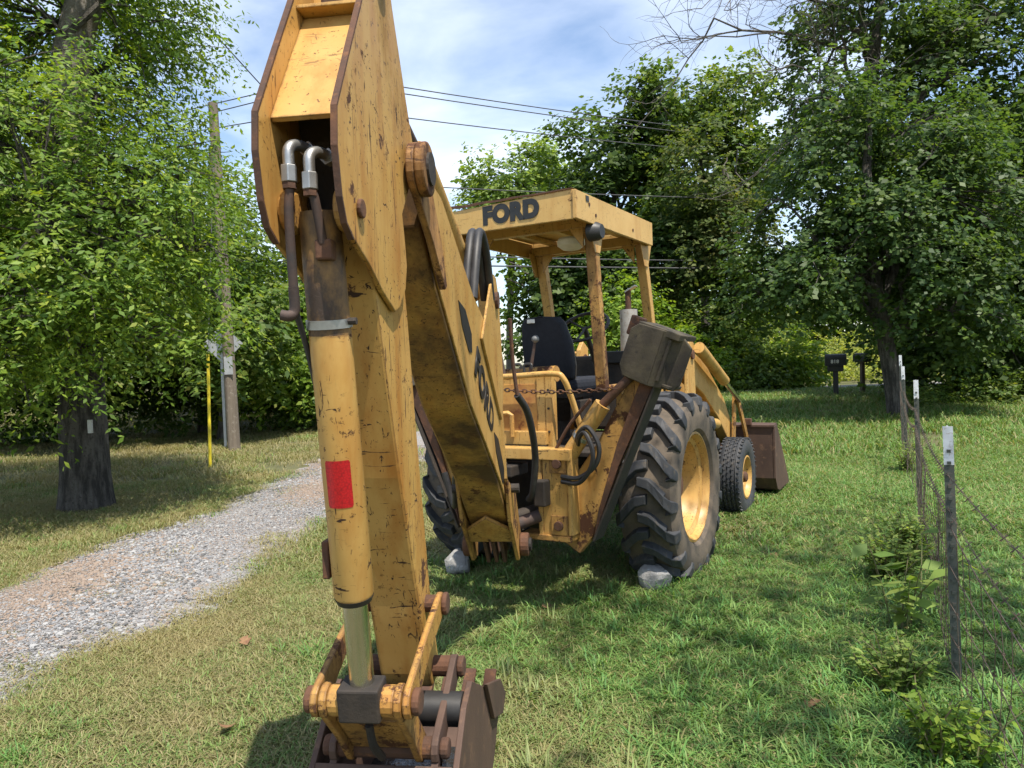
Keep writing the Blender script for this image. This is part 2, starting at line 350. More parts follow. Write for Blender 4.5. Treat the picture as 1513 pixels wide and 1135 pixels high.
def blades(n, spread, h, wd, lean, cols, seed):
    g = np.random.default_rng(seed); V = []; F = []; C = []
    for i in range(n):
        a = g.uniform(0, 6.283); rr = spread*math.sqrt(g.uniform()); bx, by = rr*math.cos(a), rr*math.sin(a)
        hh = h*g.uniform(.45, 1.15); da = g.uniform(0, 6.283); ln = lean*g.uniform(.2, 1.3)*hh; w2 = wd*g.uniform(.7, 1.3)
        dx, dy = math.cos(da), math.sin(da); px, py = -dy*w2/2, dx*w2/2
        k = len(V); c0 = np.array(cols[g.integers(len(cols))])*g.uniform(.75, 1.25)
        for (tt, ww) in ((0, 1), (.4, .95), (.75, .65)):
            ox, oy, oz = dx*ln*tt**1.8, dy*ln*tt**1.8, hh*(tt-.30*lean*tt*tt)
            V += [(bx+ox-px*ww, by+oy-py*ww, oz), (bx+ox+px*ww, by+oy+py*ww, oz)]
        V += [(bx+dx*ln, by+dy*ln, hh*(1-.42*lean)), (bx+dx*ln*1.01, by+dy*ln*1.01, hh*(1-.42*lean))]
        for q in range(3): F.append((k+2*q, k+2*q+1, k+2*q+3, k+2*q+2))
        C += [c0*(.75 if q < 2 else 1.05) for q in range(8)]
    return V, F, np.array(C)
G1 = [(.115, .215, .052), (.145, .24, .06), (.095, .185, .042), (.18, .25, .075), (.25, .23, .10)]
G2 = [(.24, .215, .105), (.19, .195, .075), (.13, .175, .05), (.32, .28, .16)]
G3 = [(.095, .215, .055), (.13, .255, .065), (.17, .27, .07)]
def proto(nm, *a, **k):
    V, F, C = blades(*a, **k); return bpy.data.objects.new(nm, colmesh(nm, V, F, C, GRASS))
lawn_p = [proto('grass_tuft', 105, .18, .068, .0048, .95, G1, i) for i in range(5)]+[proto('grass_tuft', 105, .18, .060, .0042, 1.1, G2, 20+i) for i in range(3)]
tall_p = [proto('grass_clump', 26, .07, .17, .0085, .9, G3, 50+i) for i in range(4)]
def keep_frustum(P, m0=.2):
    return (P[:, 1] > 1.2) & (np.abs(P[:, 0]) < P[:, 1]*.76+m0+.3)
def lawn_points(n, y0, y1):
    y = np.sqrt(rng.uniform(y0**2, y1**2, n)); x = rng.uniform(-.78, .78, n)*y; return np.stack([x, y], 1)
L = [lawn_points(7600, 2.2, 6), lawn_points(5600, 6, 11), lawn_points(3700, 11, 25)]
S = np.concatenate([np.full(len(L[0]), 1.), np.full(len(L[1]), 1.35), np.full(len(L[2]), 2.1)])
P = np.concatenate(L); ok = (drive_d(P[:, 0], P[:, 1]) > rng.uniform(-.03, .17, len(P)))
dd_ = drive_d(P[:, 0], P[:, 1]); ok |= (rng.uniform(size=len(P)) < .10) & ((dd_ > -.30) | (dd_ < -.78))
# thin, worn patches
patch = np.sin(1.9*P[:, 0]+.7*P[:, 1])*np.sin(1.3*P[:, 1]-.8*P[:, 0]+1)+.5*np.sin(4.3*P[:, 0]+2.1*P[:, 1])
ok &= ~((patch > .85) & (rng.uniform(size=len(P)) < .75)); P, S = P[ok], S[ok]
Z = gz(P[:, 0], P[:, 1])
dry = np.clip(.40-.10*P[:, 0]+.25*np.sin(1.1*P[:, 0]+.9*P[:, 1]), .05, .9)
ix = np.where(rng.uniform(size=len(P)) < dry, 5+rng.integers(0, 3, len(P)), rng.integers(0, 5, len(P)))
S = S*rng.uniform(.7, 1.25, len(P))*(1+.35*sst(-.5, 1.5, P[:, 0]))
o_ = scatter('lawn_grass', np.column_stack([P, Z-.004]), rng.uniform(0, 6.28, len(P)), S, ix, lawn_p)
tag(o_, 'mown lawn grass, drier by the drive and greener by the fence', 'grass', kind='stuff')
# longer grass at the fence, round the wheels and in odd clumps
TP = []
for (x, y, n, s_) in [(.95, 4.75, 26, .35), (-.35, 5.6, 20, .3), (1.55, 5.6, 40, .4), (1.3, 3.0, 90, .75), (.45, 2.75, 26, .45), (1.75, 3.6, 70, .5), (2.9, 5.2, 90, .7), (2.3, 4.2, 80, .5), (3.4, 6.5, 70, .6), (4.2, 7.6, 60, .6), (.2, 5.2, 70, .7), (5.2, 9.6, 50, .6), (2.2, 2.9, 60, .5), (1.0, 2.75, 60, .5), *[(2.03+.51*q, 3.37+q, 42, .30) for q in np.arange(-1.2, 7, .55)], (.9, 3.5, 40, .5), (1.9, 4.6, 50, .5), (-.2, 3.9, 40, .5), (2.2, 7.4, 40, .5), (.6, 4.2, 60, .7), (1.5, 2.5, 70, .4)]:
    q = rng.normal(0, s_, (n, 2))+[x, y]; TP.append(q)
TP.append(np.stack([rng.uniform(-5, -.3, 700), rng.uniform(2.2, 9, 700)], 1)); TP.append(np.stack([rng.uniform(-.3, 4.5, 2600), rng.uniform(2.2, 9.5, 2600)], 1)); nbig = sum(len(q) for q in TP[:-2])
TP = np.concatenate(TP); tsc = np.concatenate([rng.uniform(.5, 1.05, nbig), rng.uniform(.28, .68, len(TP)-nbig)]); kk = drive_d(TP[:, 0], TP[:, 1]) > .2; tsc = tsc[kk]; TP = TP[drive_d(TP[:, 0], TP[:, 1]) > .2]
o_ = scatter('long_grass', np.column_stack([TP, gz(TP[:, 0], TP[:, 1])-.004]), rng.uniform(0, 6.28, len(TP)), tsc, rng.integers(0, 4, len(TP)), tall_p)
tag(o_, 'longer green grass clumps by the fence and wheels', 'grass', kind='stuff')
# gravel stones
def pebble(seed, mat):
    g = np.random.default_rng(seed); bm = bmesh.new(); bmesh.ops.create_icosphere(bm, subdivisions=1, radius=1)
    for v_ in bm.verts: v_.co *= g.uniform(.75, 1.2); v_.co.z *= .6
    me = bpy.data.meshes.new('gravel_stone'); bm.to_mesh(me); bm.free(); me.materials.append(mat); return bpy.data.objects.new('gravel_stone', me)
gm = [blotch('gravel_stone_%s' % n_, c0, c1, 30, .9) for n_, c0, c1 in (('grey', (.235, .235, .24), (.165, .165, .17)), ('pale', (.34, .338, .335), (.26, .257, .252)), ('tan', (.27, .205, .16), (.20, .155, .12)), ('dark', (.12, .12, .12), (.08, .08, .08)))]
peb = [pebble(i, gm[[0, 0, 1, 2, 3, 1][i]]) for i in range(6)]
n = 85000; i0 = rng.integers(24, 100, n); i0 = np.minimum(i0, len(dpts)-2); q = np.clip(rng.normal(0, .55, n), -1.12, 1.12)
cx = dxy[i0]+(dxy[i0+1]-dxy[i0])*rng.uniform(0, 1, (n, 1)); tn = dxy[i0+1]-dxy[i0]; tn /= np.linalg.norm(tn, axis=1)[:, None]
GP = cx+np.stack([tn[:, 1], -tn[:, 0]], 1)*(q*dhw[i0])[:, None]; ok = (GP[:, 1] > 2.5) & (drive_d(GP[:, 0], GP[:, 1]) < .06); GP, q = GP[ok], q[ok]
o_ = scatter('gravel_stones', np.column_stack([GP, gz(GP[:, 0], GP[:, 1])+.006+.025*np.clip(1-q*q, 0, 1)]), rng.uniform(0, 6.28, len(GP)), rng.lognormal(-5.05, .45, len(GP))*(1+.25*np.sin(GP[:, 1]*1.3+GP[:, 0]*2)), np.where((np.sin(GP[:, 0]*2.7+GP[:, 1]*.9)+.6*np.sin(GP[:, 1]*1.9-GP[:, 0])+rng.normal(0, .5, len(GP)) > .85), 3, rng.integers(0, 6, len(GP))), peb, rng.uniform(-.5, .5, len(GP)))
tag(o_, 'loose grey and tan crushed stone covering the drive', 'gravel', kind='stuff')

# ------------------------------------------------------------------ foliage
def unit(a): return a/np.maximum(np.linalg.norm(a, axis=-1, keepdims=True), 1e-9)
def leaf_quads(B, D, NN, Ln, Wd, C):
    W_ = unit(np.cross(D, NN)); n = len(B); L_ = Ln[:, None]; w_ = Wd[:, None]
    V = np.stack([B, B+D*L_*.45+W_*w_*.5-NN*L_*.04, B+D*L_-NN*L_*.14, B+D*L_*.45-W_*w_*.5-NN*L_*.04], 1).reshape(-1, 3)
    return V, np.arange(4*n).reshape(n, 4), np.repeat(C, 4, 0)
def lump(P, k, ph): return np.sin(k*P[:, 0]+ph)*np.sin(k*1.13*P[:, 1]+1.7*ph)+np.sin(k*1.07*P[:, 2]+2.3*ph)*np.sin(k*.9*P[:, 0]-ph)
def crown_mesh(name, blobs, nspray, lps, slen, leaf, width, droop, pal, seed, shell=.45, gap=.35, gk=1.6, hole=None, rnd=.6):
    g = np.random.default_rng(seed); B = np.array(blobs, float); vol = B[:, 3]*B[:, 4]*B[:, 5]; vol /= vol.sum()
    k = g.choice(len(B), int(nspray*1.9), p=vol); d = unit(g.normal(size=(len(k), 3))); r_ = shell+(1-shell)*g.uniform(size=len(k))**.6
    r_ *= 1+.16*np.sin(5*d[:, 0]+seed)*np.sin(4*d[:, 2]+2*d[:, 1])
    P = B[k, :3]+d*B[k, 3:]*r_[:, None]
    keep = lump(P, gk, seed*.7) > -1+gap*1.6*g.uniform(.4, 1, len(P))
    if hole is not None: keep &= ~hole(P)
    P, d = P[keep][:nspray], d[keep][:nspray]; n = len(P)
    sd_ = unit(d*[1, 1, .45]+g.normal(0, rnd, (n, 3))*[1, 1, .5]); sl = slen*g.uniform(.55, 1.3, n)
    sc_ = g.uniform(0, 1, n)
    T = (np.arange(lps)+.5)/lps; tt = np.tile(T, (n, 1))+g.uniform(-.5/lps, .5/lps, (n, lps))
    base = P[:, None]+sd_[:, None]*(tt*sl[:, None])[..., None]+np.array([0, 0, -1])*(droop*tt**2*sl[:, None])[..., None]
    side = unit(np.cross(sd_, [0, 0, 1.])+1e-6)[:, None]*np.where(np.arange(lps) % 2, 1, -1)[None, :, None]
    D = unit(side*.9+sd_[:, None]*.6+np.array([0, 0, -droop*.9])+g.normal(0, .35, (n, lps, 3)))
    NN = unit(np.array([0, 0, .8])+d[:, None]*.75+g.normal(0, .45, (n, lps, 3)))
    NN = unit(NN-D*np.sum(NN*D, -1, keepdims=True))
    pal = np.array(pal)*1.3; u = np.clip(sc_[:, None]*.75+g.uniform(-.2, .35, (n, lps)), 0, .999)*(len(pal)-1); i_ = u.astype(int); f_ = (u-i_)[..., None]
    C = (pal[i_]*(1-f_)+pal[np.minimum(i_+1, len(pal)-1)]*f_)*g.uniform(.8, 1.2, (n, lps, 1))
    base = base+g.normal(0, .25*leaf, base.shape)
    Ln = leaf*g.uniform(.45, 1.35, n*lps); V, F, Cc = leaf_quads(base.reshape(-1, 3), D.reshape(-1, 3), NN.reshape(-1, 3), Ln, Ln*width, C.reshape(-1, 3))
    return colmesh(name, V, F, Cc, LEAF), P, sd_, sl
PAL = dict(
    elm=[(.055, .105, .016), (.09, .155, .022), (.145, .215, .028), (.22, .26, .04)],
    maple=[(.030, .062, .018), (.044, .083, .022), (.060, .10, .026), (.085, .122, .03)],  # leaf greens darkened to stand in for shade on the fence-line tree
    dark=[(.030, .060, .015), (.052, .09, .020), (.08, .12, .024)],
    mid=[(.045, .088, .017), (.075, .125, .024), (.105, .155, .028), (.145, .16, .035)],
    pale=[(.10, .165, .035), (.145, .21, .045), (.19, .24, .065)],
    bright=[(.09, .165, .020), (.14, .22, .028), (.20, .26, .038)],
    olive=[(.045, .075, .018), (.065, .095, .025), (.085, .11, .03), (.12, .115, .035)],
    sun=[(.15, .20, .035), (.22, .25, .055), (.28, .28, .085)])
def limb_path(a, b2, sag, g, n=6):
    a, b2 = Vector(a), Vector(b2); o = []
    for i in range(n+1):
        q = i/n; p = a.lerp(b2, q); p.z += sag*math.sin(math.pi*q); s_ = .05*(b2-a).length*math.sin(math.pi*q)
        o.append(p+Vector((g.normal(0, s_), g.normal(0, s_), g.normal(0, s_*.5))))
    return o
def tree(name, label, base, trunk, blobs, pal, seed, nspray, lps=10, slen=.5, leaf=.1, width=.5, droop=.4, bark='bark', limbs=10, lr=.07, twigs=.0, group=None, gap=.35, gk=1.6, shell=.45, hole=None, rnd=.6, cat='tree', flare=1.14):
    root = empty(name, base); g = np.random.default_rng(seed+100); bv = Vector(base)
    tp = arc([Vector(p[:3])-bv for p in trunk], 5); rr = np.interp(np.linspace(0, 1, len(tp)), np.linspace(0, 1, len(trunk)), [p[3] for p in trunk]).tolist()
    rr[0] *= flare; rr[1] *= 1+(flare-1)*.35
    MB().tube(tp, rr, 14).build('trunk', bark, root, smooth=True)
    me, P, sd_, sl = crown_mesh('crown', blobs, nspray, lps, slen, leaf, width, droop, PAL[pal], seed, shell, gap, gk, hole, rnd)
    me.transform(Matrix.Translation(-bv)); cr = bpy.data.objects.new('crown', me); COL.objects.link(cr); cr.parent = root
    lm = MB(); ends = []
    for i in range(limbs):
        B = blobs[i % len(blobs)]; d = Vector(g.normal(size=3)).normalized(); e = Vector(B[:3])+Vector((d.x*B[3], d.y*B[4], d.z*B[5]))*.7-bv
        k = int(len(tp)*g.uniform(.4, .98)); k = min(k, len(tp)-1)
        cand = [j for j in range(int(len(tp)*.35), len(tp)) if tp[j].z < e.z+.4] or [int(len(tp)*.4)]
        k = cand[g.integers(len(cand))]; r0_ = min(lr, rr[k]*.7); pth = limb_path(tp[k], e, .12*(e-tp[k]).length, g)
        lm.tube(pth, np.linspace(r0_, r0_*.25, len(pth)).tolist(), 7); ends += pth[2:]
    if twigs and ends:
        E = np.array([tuple(q_) for q_ in ends]); sel = g.choice(len(P), int(len(P)*twigs), replace=False)
        for i in sel:
            p = P[i]-np.array(base); j = np.argmin(np.sum((E-p)**2, 1)); q_ = Vector(p+sd_[i]*sl[i]*.7)
            lm.tube([E[j], Vector((E[j]+p)/2)+Vector((0, 0, .1)), p, q_], [.014, .011, .008, .004], 4)
    if lm.v: lm.build('limbs', bark, root, smooth=True)
    return tag(root, label, cat, group)

# ------------------------------------------------------------------ the machine
A = (.53, 5.70, 0)
TR = empty('backhoe_loader', A, R(-30))
tag(TR, 'old faded yellow backhoe loader with open canopy parked on the grass', 'backhoe')
def V3(v_, u, z): return (v_, u, z)

def tyre_rear(parent):
    f3 = lambda w_, a, c: (w_, a, c)
    prof = [(-.15, .385), (-.19, .42), (-.205, .50), (-.20, .575), (-.175, .618), (-.10, .636), (0, .642), (.10, .636), (.175, .618), (.20, .575), (.205, .50), (.19, .42), (.15, .385)]
    ty = MB().lathe(prof, 64, f3).build('tyre', 'rubber_dusty', parent, smooth=True)
    lg = MB(); nl = 18
    for sgn in (-1, 1):
        for i in range(nl):
            a0 = 2*math.pi*(i+(.5 if sgn > 0 else 0))/nl
            path = [(-.030, .02, .690, .070), (.045, -.005, .692, .078), (.085, -.055, .690, .088), (.15, -.165, .678, .094), (.198, -.225, .648, .094), (.212, -.245, .59, .080), (.208, -.25, .545, .05)]
            k = len(lg.v)
            for (w_, ph, rr, wd) in path:
                for (dr, sg) in ((-.07, -1.25), (0, -.86), (0, .86), (-.07, 1.25)):
                    a = a0-ph+sg*wd*.5/rr
                    if w_ > .19: r_, ww = rr, w_-(.05 if dr else 0)
                    else: r_, ww = rr+dr, w_
                    lg.v.append((sgn*ww, r_*math.cos(a), r_*math.sin(a)))
            for i2 in range(len(path)-1):
                for j in range(3): a_ = k+i2*4+j; lg.f.append((a_, a_+1, a_+5, a_+4))
            lg.f.append((k, k+1, k+2, k+3)); e = k+(len(path)-1)*4; lg.f.append((e, e+1, e+2, e+3))
    lg.build('tread_lugs', 'rubber', ty, bevel=.006)
def rim(parent, ro, w0, dish, bolts, hub, mat='yellow', n=48):
    f3 = lambda w_, a, c: (w_, a, c)
    prof = [(w0+.012, ro+.012), (w0+.016, ro-.004), (w0, ro-.016), (w0-.035, ro-.028), (w0-.05, ro-.06), (w0-.10, ro-.075), (dish+.03, ro-.09), (dish, ro-.12), (dish+.012, ro*.45), (dish+.03, hub+.02), (dish+.03, hub)]
    rm = MB().lathe(prof, n, f3).build('rim', mat, parent, smooth=True)
    MB().lathe([(-w0, ro), (-w0+.04, ro-.03), (dish-.005, ro-.11), (dish-.01, hub)], n, f3).build('rim_back', mat, parent, smooth=True)
    MB().lathe([(dish+.02, hub+.01), (dish+.10, hub*.9), (dish+.11, hub*.6), (dish+.11, 0.001)], 24, f3).build('hub', 'rust', parent, smooth=True)
    for i in range(bolts):
        a = 2*math.pi*i/bolts; y, z = math.cos(a)*hub*1.45, math.sin(a)*hub*1.45
        MB().tube([(dish, y, z), (dish+.035, y, z)], .014, 6).build('wheel_bolt', 'rust', rm)
def wheel(x, u, z, front):
    e = empty('front_wheel' if front else 'rear_wheel', (x, u, z), 0 if x > 0 else math.pi, TR)
    if front:
        f3 = lambda w_, a, c: (w_, a, c); prof = [(-.08, .20), (-.108, .25), (-.112, .31), (-.102, .365), (-.09, .383)]
        for wg in (-.055, -.02, .02, .055):
            prof += [(wg-.012, .392), (wg-.007, .378), (wg+.007, .378), (wg+.012, .392)]
        prof += [(.09, .383), (.102, .365), (.112, .31), (.108, .25), (.08, .20)]
        ty = MB().lathe(prof, 60, f3).build('tyre', 'rubber', e, smooth=True)
        mb = MB()
        for k, wg in enumerate((-.093, -.0375, 0, .0375, .093)):
            for i in range(46):
                a = 2*math.pi*(i+.5*(k % 2))/46; rr = .390
                mb.box((wg, rr*math.cos(a), rr*math.sin(a)), (.022, .012, .026), Matrix.Rotation(a, 3, 'X') @ Matrix.Rotation(.35*(-1)**i, 3, 'Y'))
        mb.build('tread_ribs', 'rubber', ty)
        rim(e, .205, .085, -.01, 6, .055)
    else:
        tyre_rear(e); rim(e, .385, .155, -.05, 8, .10, 'yellow')
for x in (.72, -.88): wheel(x, 0, .665, False)
for x in (.665, -.665): wheel(x, 2.25, .385, True)

# chassis, hood, deck
ch = MB(); ch.box((0, .55, .70), (.42, 2.9, .44)); ch.box((-.06, 0, .665), (1.3, .22, .24)); ch.box((0, 2.25, .42), (1.15, .13, .13)); ch.box((.3, -.95, .80), (.08, .7, .16)); ch.box((-.3, -.95, .80), (.08, .7, .16))
ch.box((.36, 1.2, .72), (.09, 2.9, .16)); ch.box((-.36, 1.2, .72), (.09, 2.9, .16))
ch.build('chassis', 'dark', TR, bevel=.01)
MB().box((0, -.12, .985), (.94, 1.45, .03)).build('floor_deck', 'dark', TR, bevel=.004)
hd = MB().box((0, 1.75, 1.24), (.58, 1.9, .52)).build('hood', 'yellow', TR, bevel=.05, seg=3)
g_ = MB()
for i in range(9): g_.box((0, 2.712, 1.03+.05*i), (.46, .02, .022))
g_.build('grille', 'black', hd)
MB().box((0, .58, 1.33), (.56, .28, .62)).build('dashboard', 'dark', TR, bevel=.03)
MB().box((.16, .42, 1.62), (.20, .05, .10)).build('gauge_panel', 'black', TR, bevel=.01)
text_mesh('hood_lettering', 'FORD', .16, 'decal', hd, Matrix(((0, 0, 1, .2925), (1, 0, 0, 1.3), (0, 1, 0, 1.33), (0, 0, 0, 1))), .001, .006)
mf = MB().tube([(0, 1.1, 1.48), (0, 1.1, 2.05)], .08, 20).build('muffler', 'grey', TR, smooth=True)
MB().tube([(0, 1.1, 2.05), (0, 1.1, 2.22)], .027, 12).build('exhaust_pipe', 'rust', mf, smooth=True)
MB().box((.03, 1.1, 2.235), (.11, .075, .012), Matrix.Rotation(R(-28), 3, 'Y')).build('rain_cap', 'steel', mf)
# steering wheel
sw = MB().tube([(0, .42, 1.45), (0, .12, 1.86)], .022, 10).build('steering_column', 'black', TR)
dn = Vector((0, -.30, .41)).normalized(); ex = Vector((1, 0, 0)); ey = dn.cross(ex)
ringp = [Vector((0, .12, 1.87))+(ex*math.cos(a)+ey*math.sin(a))*.195 for a in np.linspace(0, 2*math.pi, 33)]
MB().tube(ringp, .013, 8, False).build('steering_wheel', 'black', TR, smooth=True)
sp = MB()
for a in (.5, 2.6, 4.7): sp.tube([(0, .12, 1.85), Vector((0, .12, 1.87))+(ex*math.cos(a)+ey*math.sin(a))*.19], .010, 6)
sp.build('wheel_spokes', 'black', sw)
# seat
SX, SU = -.01, -.50
prof = [(-.185, 0), (-.20, .10), (-.195, .26), (-.165, .40), (-.135, .435), (0, .445), (.135, .435), (.165, .40), (.195, .26), (.20, .10), (.185, 0)]
st = MB().prism(prof, lambda p, h: (SX+p[0], SU-.10*p[1]/.44+h+.06*(p[0]/.2)**2, 1.47+p[1]*1.02), -.055, .03).build('seat_back', 'seat', TR, bevel=.028, seg=3)
MB().prism([(x*1.0, y) for x, y in prof], lambda p, h: (SX+p[0]*1.02, SU-.10*p[1]/.44+h+.06*(p[0]/.2)**2, 1.465+p[1]*1.03), -.018, .004).build('piping', 'black', st, bevel=.004)
MB().box((SX-.05, SU-.160, 1.475+.415), (.062, .008, .028)).build('seat_label', 'white', st, bevel=.004)
MB().box((SX, SU+.25, 1.43), (.44, .46, .11)).build('seat_cushion', 'seat', TR, bevel=.04, seg=3)
pd = MB(); pd.tube([(SX, SU+.2, .99), (SX, SU+.2, 1.16), (SX, SU+.2, 1.30), (SX, SU+.2, 1.38)], [.05, .05, .15, .17], 14); pd.box((SX, SU+.2, 1.36), (.36, .36, .05)); pd.box((SX+.2, SU+.1, 1.25), (.04, .3, .14)); pd.box((SX, SU+.2, 1.01), (.4, .34, .04))
pd.build('seat_pedestal', 'dark', TR, bevel=.006)
# fenders / side tanks
for s_ in (-1, 1):
    MB().box((s_*.44, .02, 1.40), (.12, .95, .05)).build('fender', 'yellow_worn', TR, bevel=.012)
    MB().box((s_*.42, .10, 1.18), (.05, .7, .40)).build('fender_side', 'yellow', TR, bevel=.008)

# canopy
CZ = 2.47; FH = .175
cn = empty('canopy', (0, 0, 0), 0, TR)
xl, xr, ub, uf = -.51, .50, -1.11, .27
MB().add([(xl, ub, CZ), (xr, ub-.0, CZ), (xr, ub, CZ+FH+.005), (xl, ub, CZ+FH-.02), (xl, ub+.025, CZ), (xr, ub+.025, CZ), (xr, ub+.025, CZ+FH+.005), (xl, ub+.025, CZ+FH-.02)], [(0, 1, 2, 3), (4, 7, 6, 5), (0, 4, 5, 1), (3, 2, 6, 7), (0, 3, 7, 4), (1, 5, 6, 2)]).build('rear_fascia', 'yellow_clean', cn, bevel=.003)
MB().box((xr+.014, (ub+uf)/2, CZ+FH/2), (.024, uf-ub+.02, FH)).build('side_fascia', 'yellow_clean', cn, bevel=.003)
MB().box((xl-.014, (ub+uf)/2, CZ+FH/2), (.024, uf-ub+.02, FH)).build('side_fascia', 'yellow_clean', cn, bevel=.003)
MB().box(((xl+xr)/2, uf+.003, CZ+FH/2), (xr-xl-.006, .024, FH-.006)).build('front_fascia', 'yellow_clean', cn, bevel=.003)
rf = MB(); nx = 15
for j in range(2):
    for i in range(nx):
        q = i/(nx-1); rf.v.append((xl+(xr-xl)*q, ub+.03 if j == 0 else uf-.02, CZ+FH-.055))
rf.f = [(i, i+1, nx+i+1, nx+i) for i in range(nx-1)]
rf.build('roof_panel', 'yellow_clean', cn)
ed = MB()
for i in range(25):
    q = i/24; x = xl-.01+(xr-xl+.01)*q; zz = CZ+FH-.013+.02*q+(.010*abs(math.sin(q*13))*(1-q) if q < .75 else 0); hh = .016*(1-q)+.006
    ed.v += [(x, ub-.008, zz), (x, ub-.008, zz+hh), (x, ub+.08, zz+hh+.006)]
ed.f = [f for i in range(24) for f in ((3*i, 3*i+3, 3*i+4, 3*i+1), (3*i+1, 3*i+4, 3*i+5, 3*i+2))]
ed.build('bent_roof_edge', 'rust', cn)
for x in (-.30, 0, .30): MB().box((x, (ub+uf)/2, CZ+FH-.078), (.05, uf-ub-.06, .035)).build('roof_rib', 'yellow_clean', cn, bevel=.004)
for u in (-.72, .22): MB().box(((xl+xr)/2, u, CZ+.045), (xr-xl-.03, .06, .07)).build('cross_rail', 'yellow', cn, bevel=.005)
for s_ in (-1, 1):
    for (u0_, u1_, zb) in ((-.60, -.70, 1.40), (.60, .25, 1.10)):
        p_ = MB().beam((s_*.445, u0_, zb), (s_*.435, u1_, CZ+.04), .072, .072, (0, 1, 0)).build('post', 'yellow_worn' if u0_ < 0 else 'yellow', cn, bevel=.006)
        MB().prism([(-.13, CZ+.03), (.13, CZ+.03), (.06, CZ-.12), (.042, CZ-.16), (-.042, CZ-.16), (-.06, CZ-.12)], lambda p, h, s_=s_, u1_=u1_: (s_*.435+h*s_, u1_+p[0], p[1]), .038, .046).build('gusset', 'yellow', p_, bevel=.002)
        MB().prism([(0, CZ+.02), (.11, CZ+.02), (.0, CZ-.13)], lambda p, h, s_=s_, u1_=u1_: (s_*(.398-p[0]), u1_+h, p[1]), -.04, -.03).build('gusset', 'yellow', p_)
text_mesh('canopy_lettering', 'FORD', .15, 'decal', cn, Matrix(((1, 0, 0, .06), (0, 0, -1, ub-.002), (.02, 1, 0, CZ+.092), (0, 0, 0, 1))), .0015, .011)
for (u, z) in ((-.92, 2.585), (-.82, 2.53), (-.15, 2.53)): MB().tube([(xr+.02, u, z), (xr+.030, u, z)], .012, 8).build('bolt', 'rust', cn)
MB().box((xr+.02, -.95, 2.615), (.02, .045, .035)).build('clip', 'black', cn)
# work lamps
wl = MB(); wl.lathe([(-.02, .001), (-.018, .085), (0, .10), (.035, .098), (.065, .06), (.075, .001)], 20, lambda w_, a, c: (.22+a*1.0, -.55+c*.9, CZ-.03-w_)); wl.build('dome_lamp', 'white', TR, smooth=True)
lm_ = MB().lathe([(0, .001), (0, .045), (.03, .06), (.085, .064), (.09, .058)], 18, lambda w_, a, c: (.56-w_*.9, -.80+a-w_*.35, CZ-.04+c)).build('work_lamp', 'black', TR, smooth=True)
MB().lathe([(.082, .058), (.088, .03), (.09, .001)], 18, lambda w_, a, c: (.56-w_*.9, -.80+a-w_*.35, CZ-.04+c)).build('lens', 'lens', lm_, smooth=True)
MB().lathe([(0, .001), (0, .03), (.04, .055), (.075, .058), (.08, .05), (.07, .001)], 18, lambda w_, a, c: (-.34+a, -.98-w_+.06, 1.63+c)).build('work_lamp', 'black', TR, smooth=True)

# backhoe main frame, console, rail
fr = empty('backhoe_frame', (0, -1.2, 0), 0, TR)
for xc, wd_ in ((.37, .20), (-.255, .12)):
    sg = 1 if xc > 0 else -1
    pl = MB(); pl.box((xc, 0, .79), (wd_, .05, .56)); pl.box((xc-sg*(wd_/2-.002), .02, .79), (.03, .11, .55)); pl.box((xc+sg*(wd_/2+.005), .02, .79), (.03, .11, .50)); p_ = pl.build('upright', 'yellow', fr, bevel=.006)
    for z in (.98, .60):
        MB().box((xc+.03*sg*(wd_ > .15), -.032, z), (min(.11, wd_*.8), .014, .12)).build('cover_plate', 'yellow_worn', p_, bevel=.003)
        MB().tube([(xc+.03*sg*(wd_ > .15), -.03, z), (xc+.03*sg*(wd_ > .15), -.058, z)], .030, 12).build('bolt', 'rust', p_, bevel=.004)
MB().box((.075, .01, 1.035), (.83, .13, .07)).build('top_beam', 'yellow', fr, bevel=.006)
MB().box((.09, .03, .52), (.78, .15, .035)).build('bottom_plate', 'yellow_worn', fr, bevel=.004)
MB().box((0, .30, .78), (.52, .04, .5)).build('back_panel', 'dark', fr)
sw_ = MB(); sw_.tube([(.0, -.09, .43), (.0, -.09, .98)], .07, 14); sw_.box((0, -.02, .52), (.26, .22, .07)); sw_.box((0, -.02, .93), (.26, .22, .07)); sw_.build('swing_post', 'dark', fr, bevel=.008)
for s_ in (-1, 1): MB().tube([(s_*.09, -.07, .63), (s_*.22, .26, .66)], .045, 12).build('swing_cylinder', 'dark', fr, smooth=True)
MB().tube([(.13, -.12, .60), (.26, -.02, .65)], .04, 12).build('swing_rod', 'pipe', fr, smooth=True)
cs = MB().box((-.03, -.90, 1.29), (.46, .18, .44)).build('console', 'yellow', TR, bevel=.008)
MB().box((-.03, -.994, 1.28), (.36, .006, .36)).build('rusty_panel', 'rust_panel', cs, bevel=.002)
MB().box((.18, -1.0, 1.29), (.06, .012, .46)).build('edge_strip', 'yellow', cs, bevel=.002)
MB().box((.235, -.98, 1.26), (.05, .05, .56)).build('corner_post', 'yellow', cs, bevel=.005)
MB().box((-.05, -1.03, 1.11), (.56, .05, .09)).build('kick_plate', 'yellow', cs, bevel=.006)
for z in (1.15, 1.3, 1.42): MB().tube([(.235, -1.004, z), (.235, -1.012, z)], .008, 6).build('bolt', 'dark', cs)
hp = MB().tube([(-.20, -1.06, 1.26), (-.03, -1.07, 1.275), (-.005, -1.07, 1.26), (-.005, -1.07, 1.12)], .016, 8).build('foot_rail', 'yellow', cs, smooth=True)
MB().tube(arc([(-.45, -1.06, 1.505), (0, -1.06, 1.515), (.30, -1.06, 1.525), (.37, -1.05, 1.49), (.40, -1.0, 1.36), (.43, -.92, 1.13)], 6), .019, 10).build('hand_rail', 'yellow', TR, smooth=True)
